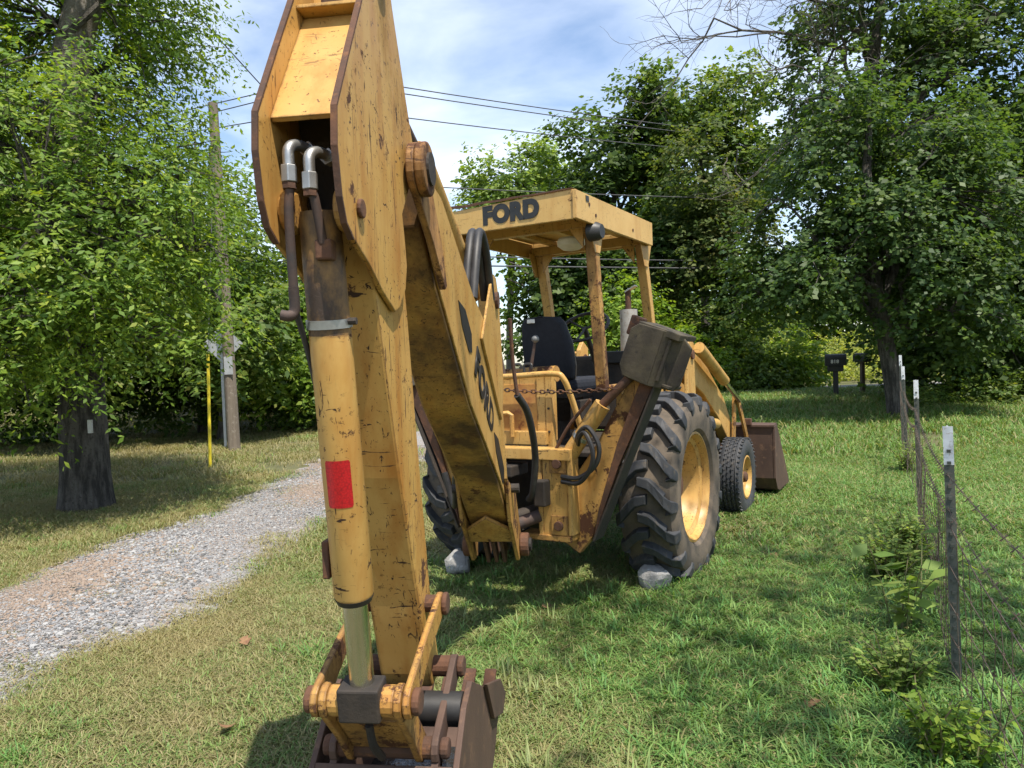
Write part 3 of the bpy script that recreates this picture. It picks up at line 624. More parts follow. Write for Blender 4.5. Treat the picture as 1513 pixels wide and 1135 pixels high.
for (x0, x1, zt) in ((.06, .115, 1.755), (-.13, -.17, 1.75)):
    lv = MB().tube([(x0, -.93, 1.5), (x1, -.93, zt)], [.014, .009], 8).build('control_lever', 'pipe', TR, smooth=True)
    kb = MB(); kb.lathe([(-.026, .001), (-.022, .014), (-.008, .025), (.008, .025), (.022, .014), (.026, .001)], 14, lambda w_, a, c: (x1+a, -.93+c, zt+w_)); kb.build('knob', 'knob', lv, smooth=True)
for x in (-.17, -.02, .06):
    vb = MB(); vb.box((x, -.93, 1.525), (.05, .05, .03)); vb.tube(arc([(x-.03, -.94, 1.53), (x-.03, -.94, 1.585), (x+.02, -.94, 1.59), (x+.025, -.94, 1.56)], 4), .009, 6); vb.build('valve_linkage', 'black', TR)
MB().tube([(-.40, -.80, 1.50), (.20, -.80, 1.52)], .055, 14).build('oil_tank', 'yellow_worn', TR, smooth=True)

# stabilizers (raised)
def stabilizer(sg, sub):
    U = -1.09
    e = MB(); o_v = 0 if sg > 0 else .19; p0, p1 = Vector((sg*.44+o_v, U, .56)), Vector((sg*.97+o_v, U, 1.60)); d = (p1-p0).normalized(); n_ = Vector((-d.z*sg, 0, d.x*sg))
    L_ = (p1-p0).length
    def q(a, b2, h): return p0+d*a+n_*b2+Vector((0, h, 0))
    prof_ = [(-.12, -.10), (-.10, .12), (.15, .16), (.55, .09), (L_, .055), (L_, -.075), (.5, -.09), (.05, -.14)]
    arm = MB().prism(prof_, lambda p, h: q(p[0], p[1], h), -.03, .03).build('stabilizer_arm', 'yellow_worn', TR, bevel=.006)
    MB().prism([(.02, -.15), (.5, -.10), (L_, -.085), (L_, .005), (.62, -.035), (.2, -.10)], lambda p, h: q(p[0], p[1], h), -.055, -.032).build('wear_bar', 'rust', arm, bevel=.004)
    MB().prism([(.02, -.165), (L_, -.10), (L_, -.086), (.02, -.15)], lambda p, h: q(p[0], p[1], h), -.075, .07).build('flange', 'dark', arm, bevel=.003)
    # pad: a folded steel shoe hanging on the arm end
    c0 = p1+d*.035+Vector((.03*sg, 0, 0)); px = Vector((.93, -.12*sg, -.36*sg)).normalized() if sg > 0 else Vector((.93, .12, .36)).normalized()
    py = Vector((0, 1, 0)); py = (py-px*py.dot(px)).normalized(); pz = px.cross(py)
    pd_ = MB(); Rm = Matrix((px, py, pz)).transposed()
    def pp(a, b2, c): return c0+px*a+py*b2+pz*c
    f_ = .82
    def bent(p, h): a_, c_ = p[0]*f_, p[1]*f_; return pp(a_, h-.10+(max(0, a_-.03)*.75)+.10*max(0, -c_-.10), c_)
    pd_.prism([(-.21, -.16), (-.165, -.23), (.04, -.235), (.04, .17), (-.16, .16), (-.21, .11)], bent, -.012, .012)
    pd_.prism([(.041, -.235), (.19, -.22), (.215, -.17), (.215, .10), (.15, .16), (.041, .17)], bent, -.012, .012)
    pd_.prism([(-.10, 0), (.13, 0), (.13, .03), (-.10, .04)], lambda p, h: pp(h, p[0], .145-p[1]), -.14, .13)
    for a_ in (-.085, .075): pd_.prism([(-.09, -.15), (.08, -.15), (.13, .02), (.06, .10), (-.09, .10)], lambda p, h: pp(h, p[0], p[1]), a_-.01, a_+.01)
    pd_.box(pp(.02, .03, -.165), (.26, .17, .02), Rm)
    pd = pd_.build('stabilizer_pad', 'mossy', TR, bevel=.005)
    MB().tube([pp(-.14, .0, -.03), pp(.14, .0, -.03)], .028, 12).build('pin', 'rust', pd)
    MB().box(pp(-.19, -.01, .10), (.09, .05, .12), Rm).build('pad_lug', 'rust', pd, bevel=.01)
    # ram
    a0, a1 = q(.16, .25, -.07), q(.80, .14, -.07)
    cy = MB().tube([a0, a1], .052, 16).build('stabilizer_cylinder', 'yellow', TR, smooth=True)
    MB().tube([a1, q(1.02, .06, -.05)], .028, 12).build('rod', 'rust', cy, smooth=True)
    MB().tube([q(.08, .26, -.07), a0], [.045, .05], 12).build('clevis', 'dark', cy, smooth=True)
    mid = a0.lerp(a1, .62); dd = (a1-a0).normalized()
    MB().tube([mid-dd*.012, mid+dd*.012], .057, 16).build('band_clamp', 'steel', cy)
    MB().tube(arc([q(.16, .30, -.10), q(.55, .275, -.11), q(.80, .21, -.11)], 5), .011, 8).build('hydraulic_pipe', 'rust', cy, smooth=True)
    if sub:
        for k_ in (0, 1):
            o1, o2 = .022*k_, .03*k_
            MB().tube(arc([(.49+o1, -1.16, 1.06), (.545, -1.23, 1.165-o2), (.617-o1, -1.25, 1.205-o2), (.685-o1*1.4, -1.255-o1, 1.10-o2), (.66-o1, -1.255-o1, .985-o2*.5), (.55, -1.255, .905-o2), (.43, -1.245, .905-o2)], 6), .0145, 8).build('hydraulic_hose', 'hose', TR, smooth=True)
    return p1
stabilizer(1, True); stabilizer(-1, False)
# chain, link by link
ca, cb = Vector((-.27, -1.22, 1.475)), Vector((.80, -1.24, 1.435)); nl = 34
for i in range(nl):
    q = (i+.5)/nl; p = ca.lerp(cb, q); p.z -= .035*4*q*(1-q); d = (cb-ca).normalized(); sd2 = Vector((0, 1, 0)) if i % 2 else Vector((0, 0, 1))
    pts = [p+d*(.021*math.cos(a))+sd2*(.011*math.sin(a)) for a in np.linspace(0, 2*math.pi, 11)]
    if i == 0: chn = empty('chain', (0, 0, 0), 0, TR)
    MB().tube(pts, .0042, 5, False).build('link', 'rust', chn, smooth=True)

# loader
for s_ in (-1, 1):
    tw = MB().prism([(.80, .75), (1.15, .75), (1.10, 1.72), (1.0, 1.78), (.92, 1.70)], lambda p, h: (s_*h, p[0], p[1]), .41, .45).build('loader_tower', 'yellow', TR, bevel=.006)
    MB().prism([(.80, .75), (1.15, .75), (1.10, 1.72), (1.0, 1.78), (.92, 1.70)], lambda p, h: (s_*h, p[0], p[1]), .56, .59).build('tower_plate', 'yellow', tw, bevel=.006)
    la = MB().prism([(.96, 1.68), (1.06, 1.69), (1.6, 1.53), (2.25, 1.17), (2.75, .70), (2.98, .42), (2.92, .34), (2.80, .36), (2.50, .66), (2.0, 1.0), (1.5, 1.26), (1.0, 1.42)], lambda p, h: (s_*h, p[0], p[1]), .455, .555).build('loader_arm', 'yellow', TR, bevel=.01)
    MB().tube([(s_*.40, 1.02, 1.62), (s_*.61, 1.02, 1.62)], .04, 14).build('pin', 'rust', la)
    MB().tube([(s_*.57, 1.05, 1.05), (s_*.57, 1.85, .95)], .05, 12).build('lift_cylinder', 'yellow', la, smooth=True)
    tl = MB().tube([(s_*.635, 1.10, 1.68), (s_*.635, 1.95, 1.36)], .052, 16).build('tilt_cylinder', 'yellow', TR, smooth=True)
    MB().tube([(s_*.635, 1.95, 1.36), (s_*.635, 2.55, 1.13)], .026, 12).build('rod', 'chrome', tl, smooth=True)
    lk = MB(); lk.prism([(2.5, 1.22), (2.6, 1.18), (2.50, .72), (2.42, .72)], lambda p, h: (s_*h, p[0], p[1]), .575, .60); lk.prism([(2.5, 1.16), (2.58, 1.18), (2.98, .72), (2.92, .66)], lambda p, h: (s_*h, p[0], p[1]), .605, .63); lk.build('tilt_link', 'yellow_worn', TR, bevel=.004)
BW = .88
fb = empty('front_bucket', (0, 2.98, .10), 0, TR)
def fbp(p, h): return (h, p[0], p[1])
shell = [(0, .72), (0, .16), (.10, .03), (.22, 0), (.80, 0), (.80, .022), (.23, .024), (.12, .05), (.025, .17), (.025, .72)]
MB().prism(shell, fbp, -BW, BW).build('bucket_shell', 'bucket', fb, bevel=.004)
for s_ in (-1, 1): MB().prism([(0, .72), (.14, .74), (.80, .03), (.80, 0), (.22, 0), (.10, .03), (0, .16)], lambda p, h: (s_*h, p[0]-.004, p[1]+.003), BW+.001, BW+.024).build('side_plate', 'bucket', fb, bevel=.003)
MB().prism([(-.02, .715), (.13, .735), (.13, .755), (-.02, .74)], fbp, -BW-.02, BW+.02).build('top_lip', 'bucket', fb, bevel=.003)
for x in (-.64, -.36, .36, .64): MB().prism([(-.03, .60), (-.13, .45), (-.10, .30), (-.001, .2)], fbp, x-.012, x+.012).build('bucket_ear', 'rust', fb, bevel=.003)
for x in (-.2, .62): MB().box((x, -.03, .775), (.10, .06, .07)).build('lip_bracket', 'rust', fb, bevel=.006)

# ------------------------------------------------------------------ boom, dipper, bucket (their own swung frame: n right, s towards the viewer, z up)
BLOC = (.037, -1.364, 0); BRZ = R(173+30)
def b3(p, n_): return (-n_, p[0], p[1])
def part(name): return empty(name, BLOC, BRZ, TR)
bo = part('boom')
BP = [(.10, .52), (.40, .74), (.75, 1.03), (1.38, 1.42), (1.90, 1.87), (2.08, 2.06), (2.10, 2.27), (1.78, 2.19), (1.226, 1.885), (.98, 1.80), (.62, 1.72), (.48, 1.38), (.40, .95), (.18, .66)]
MB().prism(BP, lambda p, h: b3(p, h*(1.12-.13*p[0])), -.105, .105).build('boom_box', 'yellow_boom', bo, bevel=.008)
SP = [(.62, .965), (1.36, 1.43), (1.88, 1.88), (2.06, 2.07), (2.12, 2.27), (1.78, 2.215), (1.226, 1.91), (.98, 1.82), (.62, 1.74), (.47, 1.38), (.39, .95), (.30, .72)]
for s_ in (-1, 1):
    MB().prism(SP, lambda p, h: b3(p, s_*h*(1.12-.13*p[0])), .106, .116).build('side_plate', 'yellow', bo, bevel=.003)
    MB().prism([(1.10, 1.72), (.74, 2.06), (.64, 2.05), (.57, 1.95), (.50, 1.48), (.60, 1.30)], lambda p, h: b3(p, s_*h*(1.12-.13*p[0])), .117, .130).build('cylinder_bracket', 'yellow', bo, bevel=.003)
    MB().tube([b3((.68, 1.93), s_*.125), b3((.68, 1.93), s_*.15)], .045, 14).build('pin', 'rust', bo)
    # fork ear at the knuckle
    K_ = (2.25, 2.20); ear = [(K_[0]+.082*math.cos(a), K_[1]+.082*math.sin(a)) for a in np.linspace(R(-75), R(120), 11)]+[(2.10, 2.20), (1.96, 2.02), (1.90, 1.88), (1.93, 1.865), (2.09, 2.00)]
    MB().prism(ear, lambda p, h: b3(p, s_*h), .112, .136).build('knuckle_ear', 'yellow_rusty', bo, bevel=.004)
    bs_ = MB().tube([b3(K_, s_*.137), b3(K_, s_*.168)], .082, 24).build('knuckle_boss', 'yellow_rusty', bo, bevel=.006)
    MB().tube([b3(K_, s_*.168), b3(K_, s_*.176)], .050, 18).build('pin', 'dark', bs_)
    # foot yoke
    MB().prism([(.55, .98), (.45, .72), (.14, .42), (.02, .42), (0, .54), (.20, .84)], lambda p, h: b3(p, s_*h), .124, .146).build('yoke_plate', 'yellow_worn', bo, bevel=.004)
    yb = MB().tube([b3((.07, .50), s_*.147), b3((.07, .50), s_*.20)], .07, 18).build('yoke_boss', 'rust', bo, bevel=.008)
    MB().tube([b3((.07, .50), s_*.20), b3((.07, .50), s_*.215)], .04, 14).build('pin', 'dark', yb)
    MB().tube([b3((.40, .90), s_*.12), b3((.40, .90), s_*.19)], .026, 12).build('pin', 'dark', bo)
MB().prism([(-.125, .0), (.125, .0), (.125, .12), (.0, .24), (-.125, .12)], lambda p, h: (-p[0], .30+p[1]*.72+h*.6-.03, .585+p[1]*.72-h*.9), .0, .02).build('foot_gusset', 'yellow_worn', bo, bevel=.003)
for x in (-.05, .0, .05): MB().box(b3((.11, .50), x), (.022, .10, .20), Matrix.Rotation(R(-40), 3, 'X')).build('hose_guide', 'rust', bo, bevel=.004)
# lettering and stripes on the right side
es = Vector((-.80, -.60)).normalized(); ez = Vector((-es.y*-1, -es.x)); ez = Vector((-.60, .80)).normalized()
def side_m(s0, z0, n_):
    X = Vector((0, es.x, es.y)); Yv = Vector((0, ez.x, ez.y)); Zv = X.cross(Yv)
    Mx = Matrix((X, Yv, Zv)).transposed().to_4x4(); Mx.translation = (-n_, s0, z0); return Mx
def nof(s_): return .1165*(1.12-.13*s_)+.0015
mm = side_m(1.03, 1.455, nof(1.03)); 
slope = -.13*.1165
text_mesh('boom_lettering', 'FORD', .20, 'decal', bo, mm, .0025, .008)
for (q0, q1, wa) in (((1.56, 1.86), (1.35, 1.685), .105), ((.80, 1.255), (.56, .99), .10)):
    dv = Vector((q1[0]-q0[0], q1[1]-q0[1])).normalized(); nv = Vector((-dv.y, dv.x))*-1
    poly = [Vector(q0), Vector(q0)+dv*.12+nv*wa*.6, Vector(q1)+nv*wa*.6, Vector(q1)+dv*.05, Vector(q1)-nv*wa*.4, Vector(q0)+dv*.1-nv*wa*.4]
    MB().prism([tuple(p) for p in poly], lambda p, h: b3(p, nof(p[0])-.0012+h), 0, .002).build('stripe_decal', 'decal', bo)
# crowd cylinder on top of the boom
cc = MB().tube([b3((.66, 1.96), 0), b3((.74, 2.03), 0), b3((1.75, 2.40), 0)], .055, 20); ccy = part('crowd_cylinder'); cc.build('barrel', 'yellow', ccy, smooth=True)
MB().tube([b3((1.75, 2.40), 0), b3((2.46, 2.58), 0)], .028, 14).build('rod', 'pipe', ccy, smooth=True)
for n_ in (.075, .11):
    MB().tube(arc([b3((1.17, 1.90), n_-.01), b3((1.09, 2.12), n_), b3((.97, 2.235), n_), b3((.86, 2.15), n_+.01), b3((.74, 1.93), n_+.01)], 6), .021, 10).build('hydraulic_hose', 'hose', ccy, smooth=True)
MB().tube(arc([b3((.34, 1.42), .19), b3((.25, 1.30), .24), b3((.12, 1.05), .26), b3((.05, .82), .23), b3((.0, .76), .20)], 6), .021, 10).build('hydraulic_hose', 'hose', TR, smooth=True).matrix_local = Matrix.Translation(BLOC) @ Matrix.Rotation(BRZ, 4, 'Z')
MB().tube(arc([b3((.40, 1.85), .17), b3((.36, 1.6), .175), b3((.34, 1.42), .19)], 5), .011, 8).build('steel_line', 'rust', TR, smooth=True).matrix_local = Matrix.Translation(BLOC) @ Matrix.Rotation(BRZ, 4, 'Z')
MB().tube(arc([b3((.45, 1.0), -.13), b3((.30, .95), -.19), b3((.12, .75), -.24), b3((.10, .95), -.3)], 6), .02, 10).build('hydraulic_hose', 'hose', TR, smooth=True).matrix_local = Matrix.Translation(BLOC) @ Matrix.Rotation(BRZ, 4, 'Z')

# dipper
di = part('dipper_arm')
DB = [(2.62, 1.96), (2.545, 1.73), (2.40, 1.28), (2.24, .85), (2.16, .60), (2.12, .54), (2.04, .54), (2.02, .60), (2.10, .85), (2.20, 1.40), (2.25, 1.73), (2.33, 2.12), (2.45, 2.12)]
MB().prism(DB, lambda p, h: b3(p, h), -.083, .083).build('dipper_box', 'yellow_dipper', di, bevel=.010)
HP = [(2.45, 1.755), (2.56, 1.80), (2.67, 1.86), (2.78, 1.905), (2.825, 1.935), (2.85, 1.99), (2.868, 2.1), (2.86, 2.19), (2.74, 2.38), (2.63, 2.55), (2.57, 2.70), (2.52, 2.80), (2.42, 2.80), (2.36, 2.64), (2.25, 2.43), (2.17, 2.29), (2.185, 2.21), (2.26, 2.13), (2.335, 2.05), (2.315, 1.97), (2.305, 1.90), (2.33, 1.83), (2.40, 1.77)]
for s_ in (-1, 1):
    hp_ = MB().prism(HP, lambda p, h: b3(p, s_*h), .086, .100).build('head_plate', 'yellow_dipper', di, bevel=.0035)
    MB().tube([b3((2.735, 1.985), s_*.05), b3((2.735, 1.985), s_*.0855)], .055, 18).build('pivot_boss', 'yellow_worn', hp_, bevel=.012)
    MB().tube([b3((2.735, 1.985), s_*.101), b3((2.735, 1.985), s_*.112)], .024, 14).build('pin', 'rust', hp_, bevel=.004)
    MB().tube([b3((2.49, 2.66), s_*.101), b3((2.49, 2.66), s_*.116)], .042, 18).build('pin', 'rust', hp_, bevel=.005)
    # rusted plate edge along the front
    em = MB(); fe = HP[3:11]
    for i, p in enumerate(fe):
        a_ = Vector(fe[max(i-1, 0)]); c2 = Vector(fe[min(i+1, len(fe)-1)]); nv = Vector(((c2-a_).y, -(c2-a_).x)).normalized(); q = Vector(p)
        for (dn_, nn_) in ((-.003, .0855), (.0025, .0855), (.0025, .1005), (-.003, .1005)): em.v.append(b3(q+nv*dn_, s_*nn_))
    for i in range(len(fe)-1):
        for j in range(4): a_ = 4*i+j; b_ = 4*i+(j+1) % 4; em.f.append((a_, b_, b_+4, a_+4))
    em.build('plate_edge', 'rust', hp_)
MB().prism([(2.80, 2.195), (2.57, 2.53), (2.557, 2.522), (2.787, 2.187)], lambda p, h: b3(p, h), -.0855, .0855).build('cover_plate', 'yellow', di, bevel=.002)
MB().prism([(2.615, 2.545), (2.50, 2.532), (2.50, 2.522), (2.617, 2.535)], lambda p, h: b3(p, h), -.0855, .0855).build('ledge', 'yellow', di, bevel=.002)
MB().prism([(2.50, 2.56), (2.46, 2.76), (2.45, 2.76), (2.485, 2.55)], lambda p, h: b3(p, h), -.0855, .0855).build('upper_cover', 'yellow', di)
MB().box(b3((2.545, 2.62), .0), (.075, .06, .16)).build('rod_end', 'rust', di, bevel=.012)
MB().prism([(2.66, 2.33), (2.40, 2.30), (2.40, 1.9), (2.52, 1.85), (2.56, 1.9)], lambda p, h: b3(p, h), -.082, .082).build('inner_web', 'dark', di)
# bucket ram
A0, A1 = Vector((2.735, 1.985)), Vector((2.56, .70)); ad = (A1-A0).normalized()
def ax(q): p = A0+ad*q; return p
bc = part('bucket_cylinder')
MB().tube([b3(ax(.0), 0), b3(ax(.02), 0), b3(ax(.30), 0)], [.045, .050, .0525], 28).build('greasy_barrel_head', 'greasy', bc, smooth=True)
bl = MB().tube([b3(ax(.30), 0), b3(ax(.985), 0), b3(ax(.993), 0)], [.0525, .0525, .050], 36).build('barrel', 'yellow_dipper', bc, smooth=True)
MB().tube([b3(ax(.993), 0), b3(ax(1.008), 0)], [.0515, .046], 36).build('gland', 'black', bl, smooth=True)
MB().tube([b3(ax(1.0), 0), b3(ax(1.29), 0)], .0335, 28).build('rod', 'chrome', bc, smooth=True)
MB().tube([b3(ax(.262), 0), b3(ax(.284), 0)], .0565, 32).build('band_clamp', 'steel', bc, smooth=True)
MB().tube([b3(ax(.27)+Vector((.01, 0)), .052), b3(ax(.27)+Vector((.01, 0)), .074)], .009, 8).build('clamp_bolt', 'dark', bc)
rfm = MB(); nr = 10; c0_, c1_ = .612, .735
axx = Vector((0, ad.x, ad.y)); e1 = Vector((1, 0, 0)); e2 = axx.cross(e1)
if e2.y < 0: e2 = -e2
for j, q in enumerate((c0_, c0_+.006, c1_-.006, c1_)):
    for i in range(nr+1):
        f_ = i/nr; a = R(-42+72*f_)
        if j in (0, 3): a = R(-38+64*f_)
        p = Vector(b3(ax(q), 0)); rfm.v.append(tuple(p+(e1*math.sin(a)+e2*math.cos(a))*.0537))
rfm.f = [(j*(nr+1)+i, j*(nr+1)+i+1, (j+1)*(nr+1)+i+1, (j+1)*(nr+1)+i) for j in range(3) for i in range(nr)]
rfm.build('red_reflector', 'red', bc, smooth=True)
# fittings in the head opening
for (n_, zt, ze, n2) in ((-.042, 2.125, 1.80, -.056), (.008, 2.105, 1.90, .022)):
    s0 = 2.805
    ft = MB().tube(arc([b3((2.70, zt+.01), n_+.025), b3((2.765, zt+.012), n_+.010), b3((2.80, zt-.005), n_), b3((s0, zt-.05), n_)], 6), .0135, 12).build('pipe_elbow', 'steel', di, smooth=True)
    MB().tube([b3((2.715, zt+.01), n_+.022), b3((2.735, zt+.011), n_+.017)], .020, 6).build('elbow_nut', 'steel', ft)
    MB().tube([b3((s0, zt-.045), n_), b3((s0, zt-.085), n_)], .0195, 6).build('pipe_nut', 'steel', ft, bevel=.002)
    MB().tube([b3((s0, zt-.085), n_), b3((s0, zt-.10), n_)], .017, 6).build('lock_nut', 'rust', ft)
    MB().tube(arc([b3((s0, zt-.10), n_), b3((2.80, (zt+ze)/2), (n_+n2)/2), b3((2.775, ze), n2)], 5), .0115, 10).build('hydraulic_pipe', 'pipe', ft, smooth=True)
MB().box(b3((2.765, 1.885), .024), (.042, .038, .05)).build('port_block', 'rust', di, bevel=.006)
MB().tube(arc([b3((2.775, 1.80), -.056), b3((2.765, 1.745), -.060), b3((2.775, 1.732), -.070), b3((2.78, 1.735), -.088)], 5), .013, 10).build('pipe_elbow', 'pipe', di, smooth=True)
MB().tube(arc([b3((2.755, 1.74), -.060), b3((2.69, 1.62), -.056), b3((2.63, 1.40), -.040)], 6), .008, 8).build('hydraulic_pipe', 'hose', di, smooth=True)
MB().box(b3((2.60, 1.10), -.066), (.02, .05, .10)).build('pipe_bracket', 'rust', di, bevel=.004)

# linkage and bucket
H_, LP, RP, BPn = (2.09, .60), (2.165, .835), (2.56, .70), (2.375, .475)
lk = part('bucket_linkage')
def bar(a, b2, w0, w1, n0, n1, name, mat, parent, bowv=0):
    a, b2 = Vector(a), Vector(b2); d = (b2-a).normalized(); n_ = Vector((-d.y, d.x)); pts = []
    for k in range(7): an = R(90+180*k/6); pts.append(a+(d*math.cos(an)+n_*math.sin(an))*w0)
    pts.append(a.lerp(b2, .5)-n_*(w0+w1)*.42+n_*bowv)
    for k in range(7): an = R(-90+180*k/6); pts.append(b2+(d*math.cos(an)+n_*math.sin(an))*w1)
    pts.append(a.lerp(b2, .5)+n_*(w0+w1)*.42+n_*bowv)
    return MB().prism([tuple(p) for p in pts], lambda p, h: b3(p, h), n0, n1).build(name, mat, parent, bevel=.004)
for s_ in (-1, 1):
    l_ = bar(LP, RP, .036, .046, s_*.118, s_*.138, 'guide_link', 'yellow_worn', lk, .012)
    MB().tube([b3(LP, s_*.138), b3(LP, s_*.155)], .036, 16).build('pin', 'rust', l_, bevel=.006)
    MB().tube([b3(RP, s_*.138), b3(RP, s_*.160)], .036, 16).build('pin', 'rust', l_, bevel=.006)
    h_ = bar(RP, BPn, .046, .04, s_*.092, s_*.114, 'bucket_link', 'yellow_worn', lk)
MB().tube([b3(LP, -.118), b3(LP, .118)], .028, 14).build('link_pin', 'rust', lk)
MB().tube([b3(RP, -.092), b3(RP, .092)], .042, 16).build('rod_pin', 'yellow_worn', lk, bevel=.004)
MB().box(b3((2.568, .708), 0), (.115, .085, .095), Matrix.Rotation(-.13, 3, 'X')).build('rod_end_block', 'dark', lk, bevel=.006)
MB().prism([(2.535, .63), (2.41, .49), (2.395, .505), (2.515, .645)], lambda p, h: b3(p, h), -.091, .091).build('link_web', 'yellow_worn', lk, bevel=.003)
MB().tube(arc([b3((2.555, .63), .01), b3((2.53, .56), .012), b3((2.46, .49), .012)], 5), .012, 8).build('grease_hose', 'dark', lk)
MB().tube([b3(BPn, -.15), b3(BPn, .15)], .032, 14).build('bucket_pin', 'rust', lk)
bu = part('hoe_bucket'); HB = .205
prof_o = [(2.28, .545), (2.44, .42), (2.535, .25), (2.53, .10), (2.44, .02), (2.25, .0), (2.0, .035), (1.78, .13), (1.62, .25)]
inn = [(1.625, .265), (1.79, .150), (2.0, .057), (2.25, .022), (2.43, .04), (2.51, .11), (2.515, .245), (2.425, .405), (2.27, .53)]
MB().prism([(2.42, .445), (2.535, .25), (2.53, .10), (2.44, .02), (2.25, .0), (2.0, .035), (1.78, .13), (1.62, .25)]+inn[:7]+[(2.405, .430)], lambda p, h: b3(p, h), -HB, HB).build('bucket_shell', 'bucket', bu, bevel=.003)
for s_ in (-1, 1):
    MB().prism([(2.17, .585), (2.28, .55)]+prof_o[1:]+[(1.70, .36), (1.95, .47)], lambda p, h: b3(p, s_*h), HB+.001, HB+.02).build('side_plate', 'bucket', bu, bevel=.003)
    MB().prism([(1.98, .49), (1.66, .37), (1.54, .26), (1.63, .22), (1.84, .30)], lambda p, h: b3(p, s_*h), HB+.021, HB+.036).build('side_cutter', 'bucket', bu, bevel=.003)
    e_ = bar((H_[0]+.01, H_[1]), BPn, .042, .046, s_*.142, s_*.164, 'bucket_ear', 'bucket', bu)
    MB().tube([b3(H_, s_*.164), b3(H_, s_*.186)], .034, 14).build('pin', 'rust', e_, bevel=.006)
    MB().tube([b3(BPn, s_*.164), b3(BPn, s_*.19)], .030, 14).build('pin', 'rust', e_, bevel=.006)
    MB().prism([(2.36, .50), (2.44, .42), (2.47, .33), (2.36, .42)], lambda p, h: b3(p, s_*h), .143, .163).build('ear_foot', 'bucket', bu)
MB().tube([b3((2.235, .525), -HB), b3((2.235, .525), HB)], .052, 20).build('torque_tube', 'black', bu, smooth=True)
MB().tube([b3(H_, -.14), b3(H_, .14)], .034, 14).build('hinge_pin', 'rust', bu)
for n_ in (-.17, -.085, 0, .085, .17): MB().prism([(1.70, .205), (1.66, .235), (1.47, .33), (1.46, .32), (1.62, .20)], lambda p, h: b3(p, n_+h), -.024, .024).build('tooth', 'rust', bu, bevel=.004)
MB().prism([(2.49, .17), (1.80, .17), (1.80, .166), (2.49, .166)], lambda p, h: b3(p, h), -HB+.002, HB-.002).build('rain_water', 'water', bu)

# ------------------------------------------------------------------ stones at the wheels
def rock(loc, sx, sy, sz, seed, label):
    g = np.random.default_rng(seed); bm = bmesh.new(); bmesh.ops.create_icosphere(bm, subdivisions=3, radius=1)
    pl = [Vector(g.normal(size=3)).normalized() for _ in range(11)]; of = g.uniform(.62, .92, 11)
    for v_ in bm.verts:
        for n_, d_ in zip(pl, of):
            k = v_.co.dot(n_)
            if k > d_: v_.co -= n_*(k-d_)
        v_.co += Vector(g.normal(0, .012, 3)); v_.co = Vector((v_.co.x*sx, v_.co.y*sy, v_.co.z*sz))
    me = bpy.data.meshes.new('stone'); bm.to_mesh(me); bm.free(); me.materials.append(MT['rock'])
    o_ = bpy.data.objects.new('stone', me); COL.objects.link(o_); o_.location = (loc[0], loc[1], float(gz(*loc))+sz*.62); o_.rotation_euler = (0, 0, seed)
    return tag(o_, label, 'stone')
rock((.92, 4.90), .13, .12, .125, 3, 'pale grey stone chocking the rear tyre beneath the raised stabilizer pad')
rock((-.47, 5.62), .17, .13, .12, 5, 'grey limestone block on the grass beside the foot of the boom')

# ------------------------------------------------------------------ fence
POSTS = [(2.03, 3.37, 1.24), (3.91, 7.04, 1.30), (5.35, 9.93, 1.36), (6.35, 11.9, 1.45), (.62, -.7, 1.24)]
PL = ['steel T-post with rusty chipped white tip beside the broad-leaved weed', 'green steel T-post with white tip, second along the fence from the broad-leaved weed', 'thin green steel T-post with white tip, third along the wire fence', 'steel T-post with white tip beside the fence-line tree trunk', 'steel T-post at the sagging end of the wire fence']
ptops = []
for (x, y, h), lab in zip(POSTS, PL):
    z0 = float(gz(x, y)); e = empty('fence_post', (x, y, z0), R(-27)); ln = Vector((-.03*random.uniform(.3, 1), .02, 1)).normalized(); wt = .18
    def tprof(z0_, z1_, nm, mt_):
        mb = MB()
        for pr in ([(-.021, -.003), (.021, -.003), (.021, .003), (-.021, .003)], [(-.003, .0032), (.003, .0032), (.003, .04), (-.003, .04)]):
            mb.prism(pr, lambda p, hh: (p[0]+ln.x*hh, p[1]+ln.y*hh, hh), z0_, z1_)
        return mb.build(nm, mt_, e)
    sh = tprof(-.15, h-wt, 'shaft', 'post'); tprof(h-wt+.0005, h, 'painted_tip', 'post_tip')
    st_ = MB()
    for k in range(int((h-.1)/.055)):
        zz = .08+k*.055; st_.box((ln.x*zz, -.007+ln.y*zz, zz), (.016, .008, .014))
    st_.build('studs', 'post', sh)
    tag(e, lab, 'fence post', 'steel fence posts'); ptops.append(Vector((x, y, z0)))
def fence_pt(i, q, z, sag=0, off=0):
    a, b2 = ptops[i], ptops[j_of[i]]; p = a.lerp(b2, q); p.z += z-sag*4*q*(1-q); p.x -= .03+off*.5; p.y += off*.2; return p
j_of = {0: 1, 1: 2, 2: 3, 4: 0}; order = [4, 0, 1, 2]
mesh_w = MB(); g = np.random.default_rng(5)
heights = [.03, .14, .27, .42, .60, .80]
def sagf(i, k): return (.10 if i == 4 else .03)*(k/5)+.02*math.sin(i*2+k)
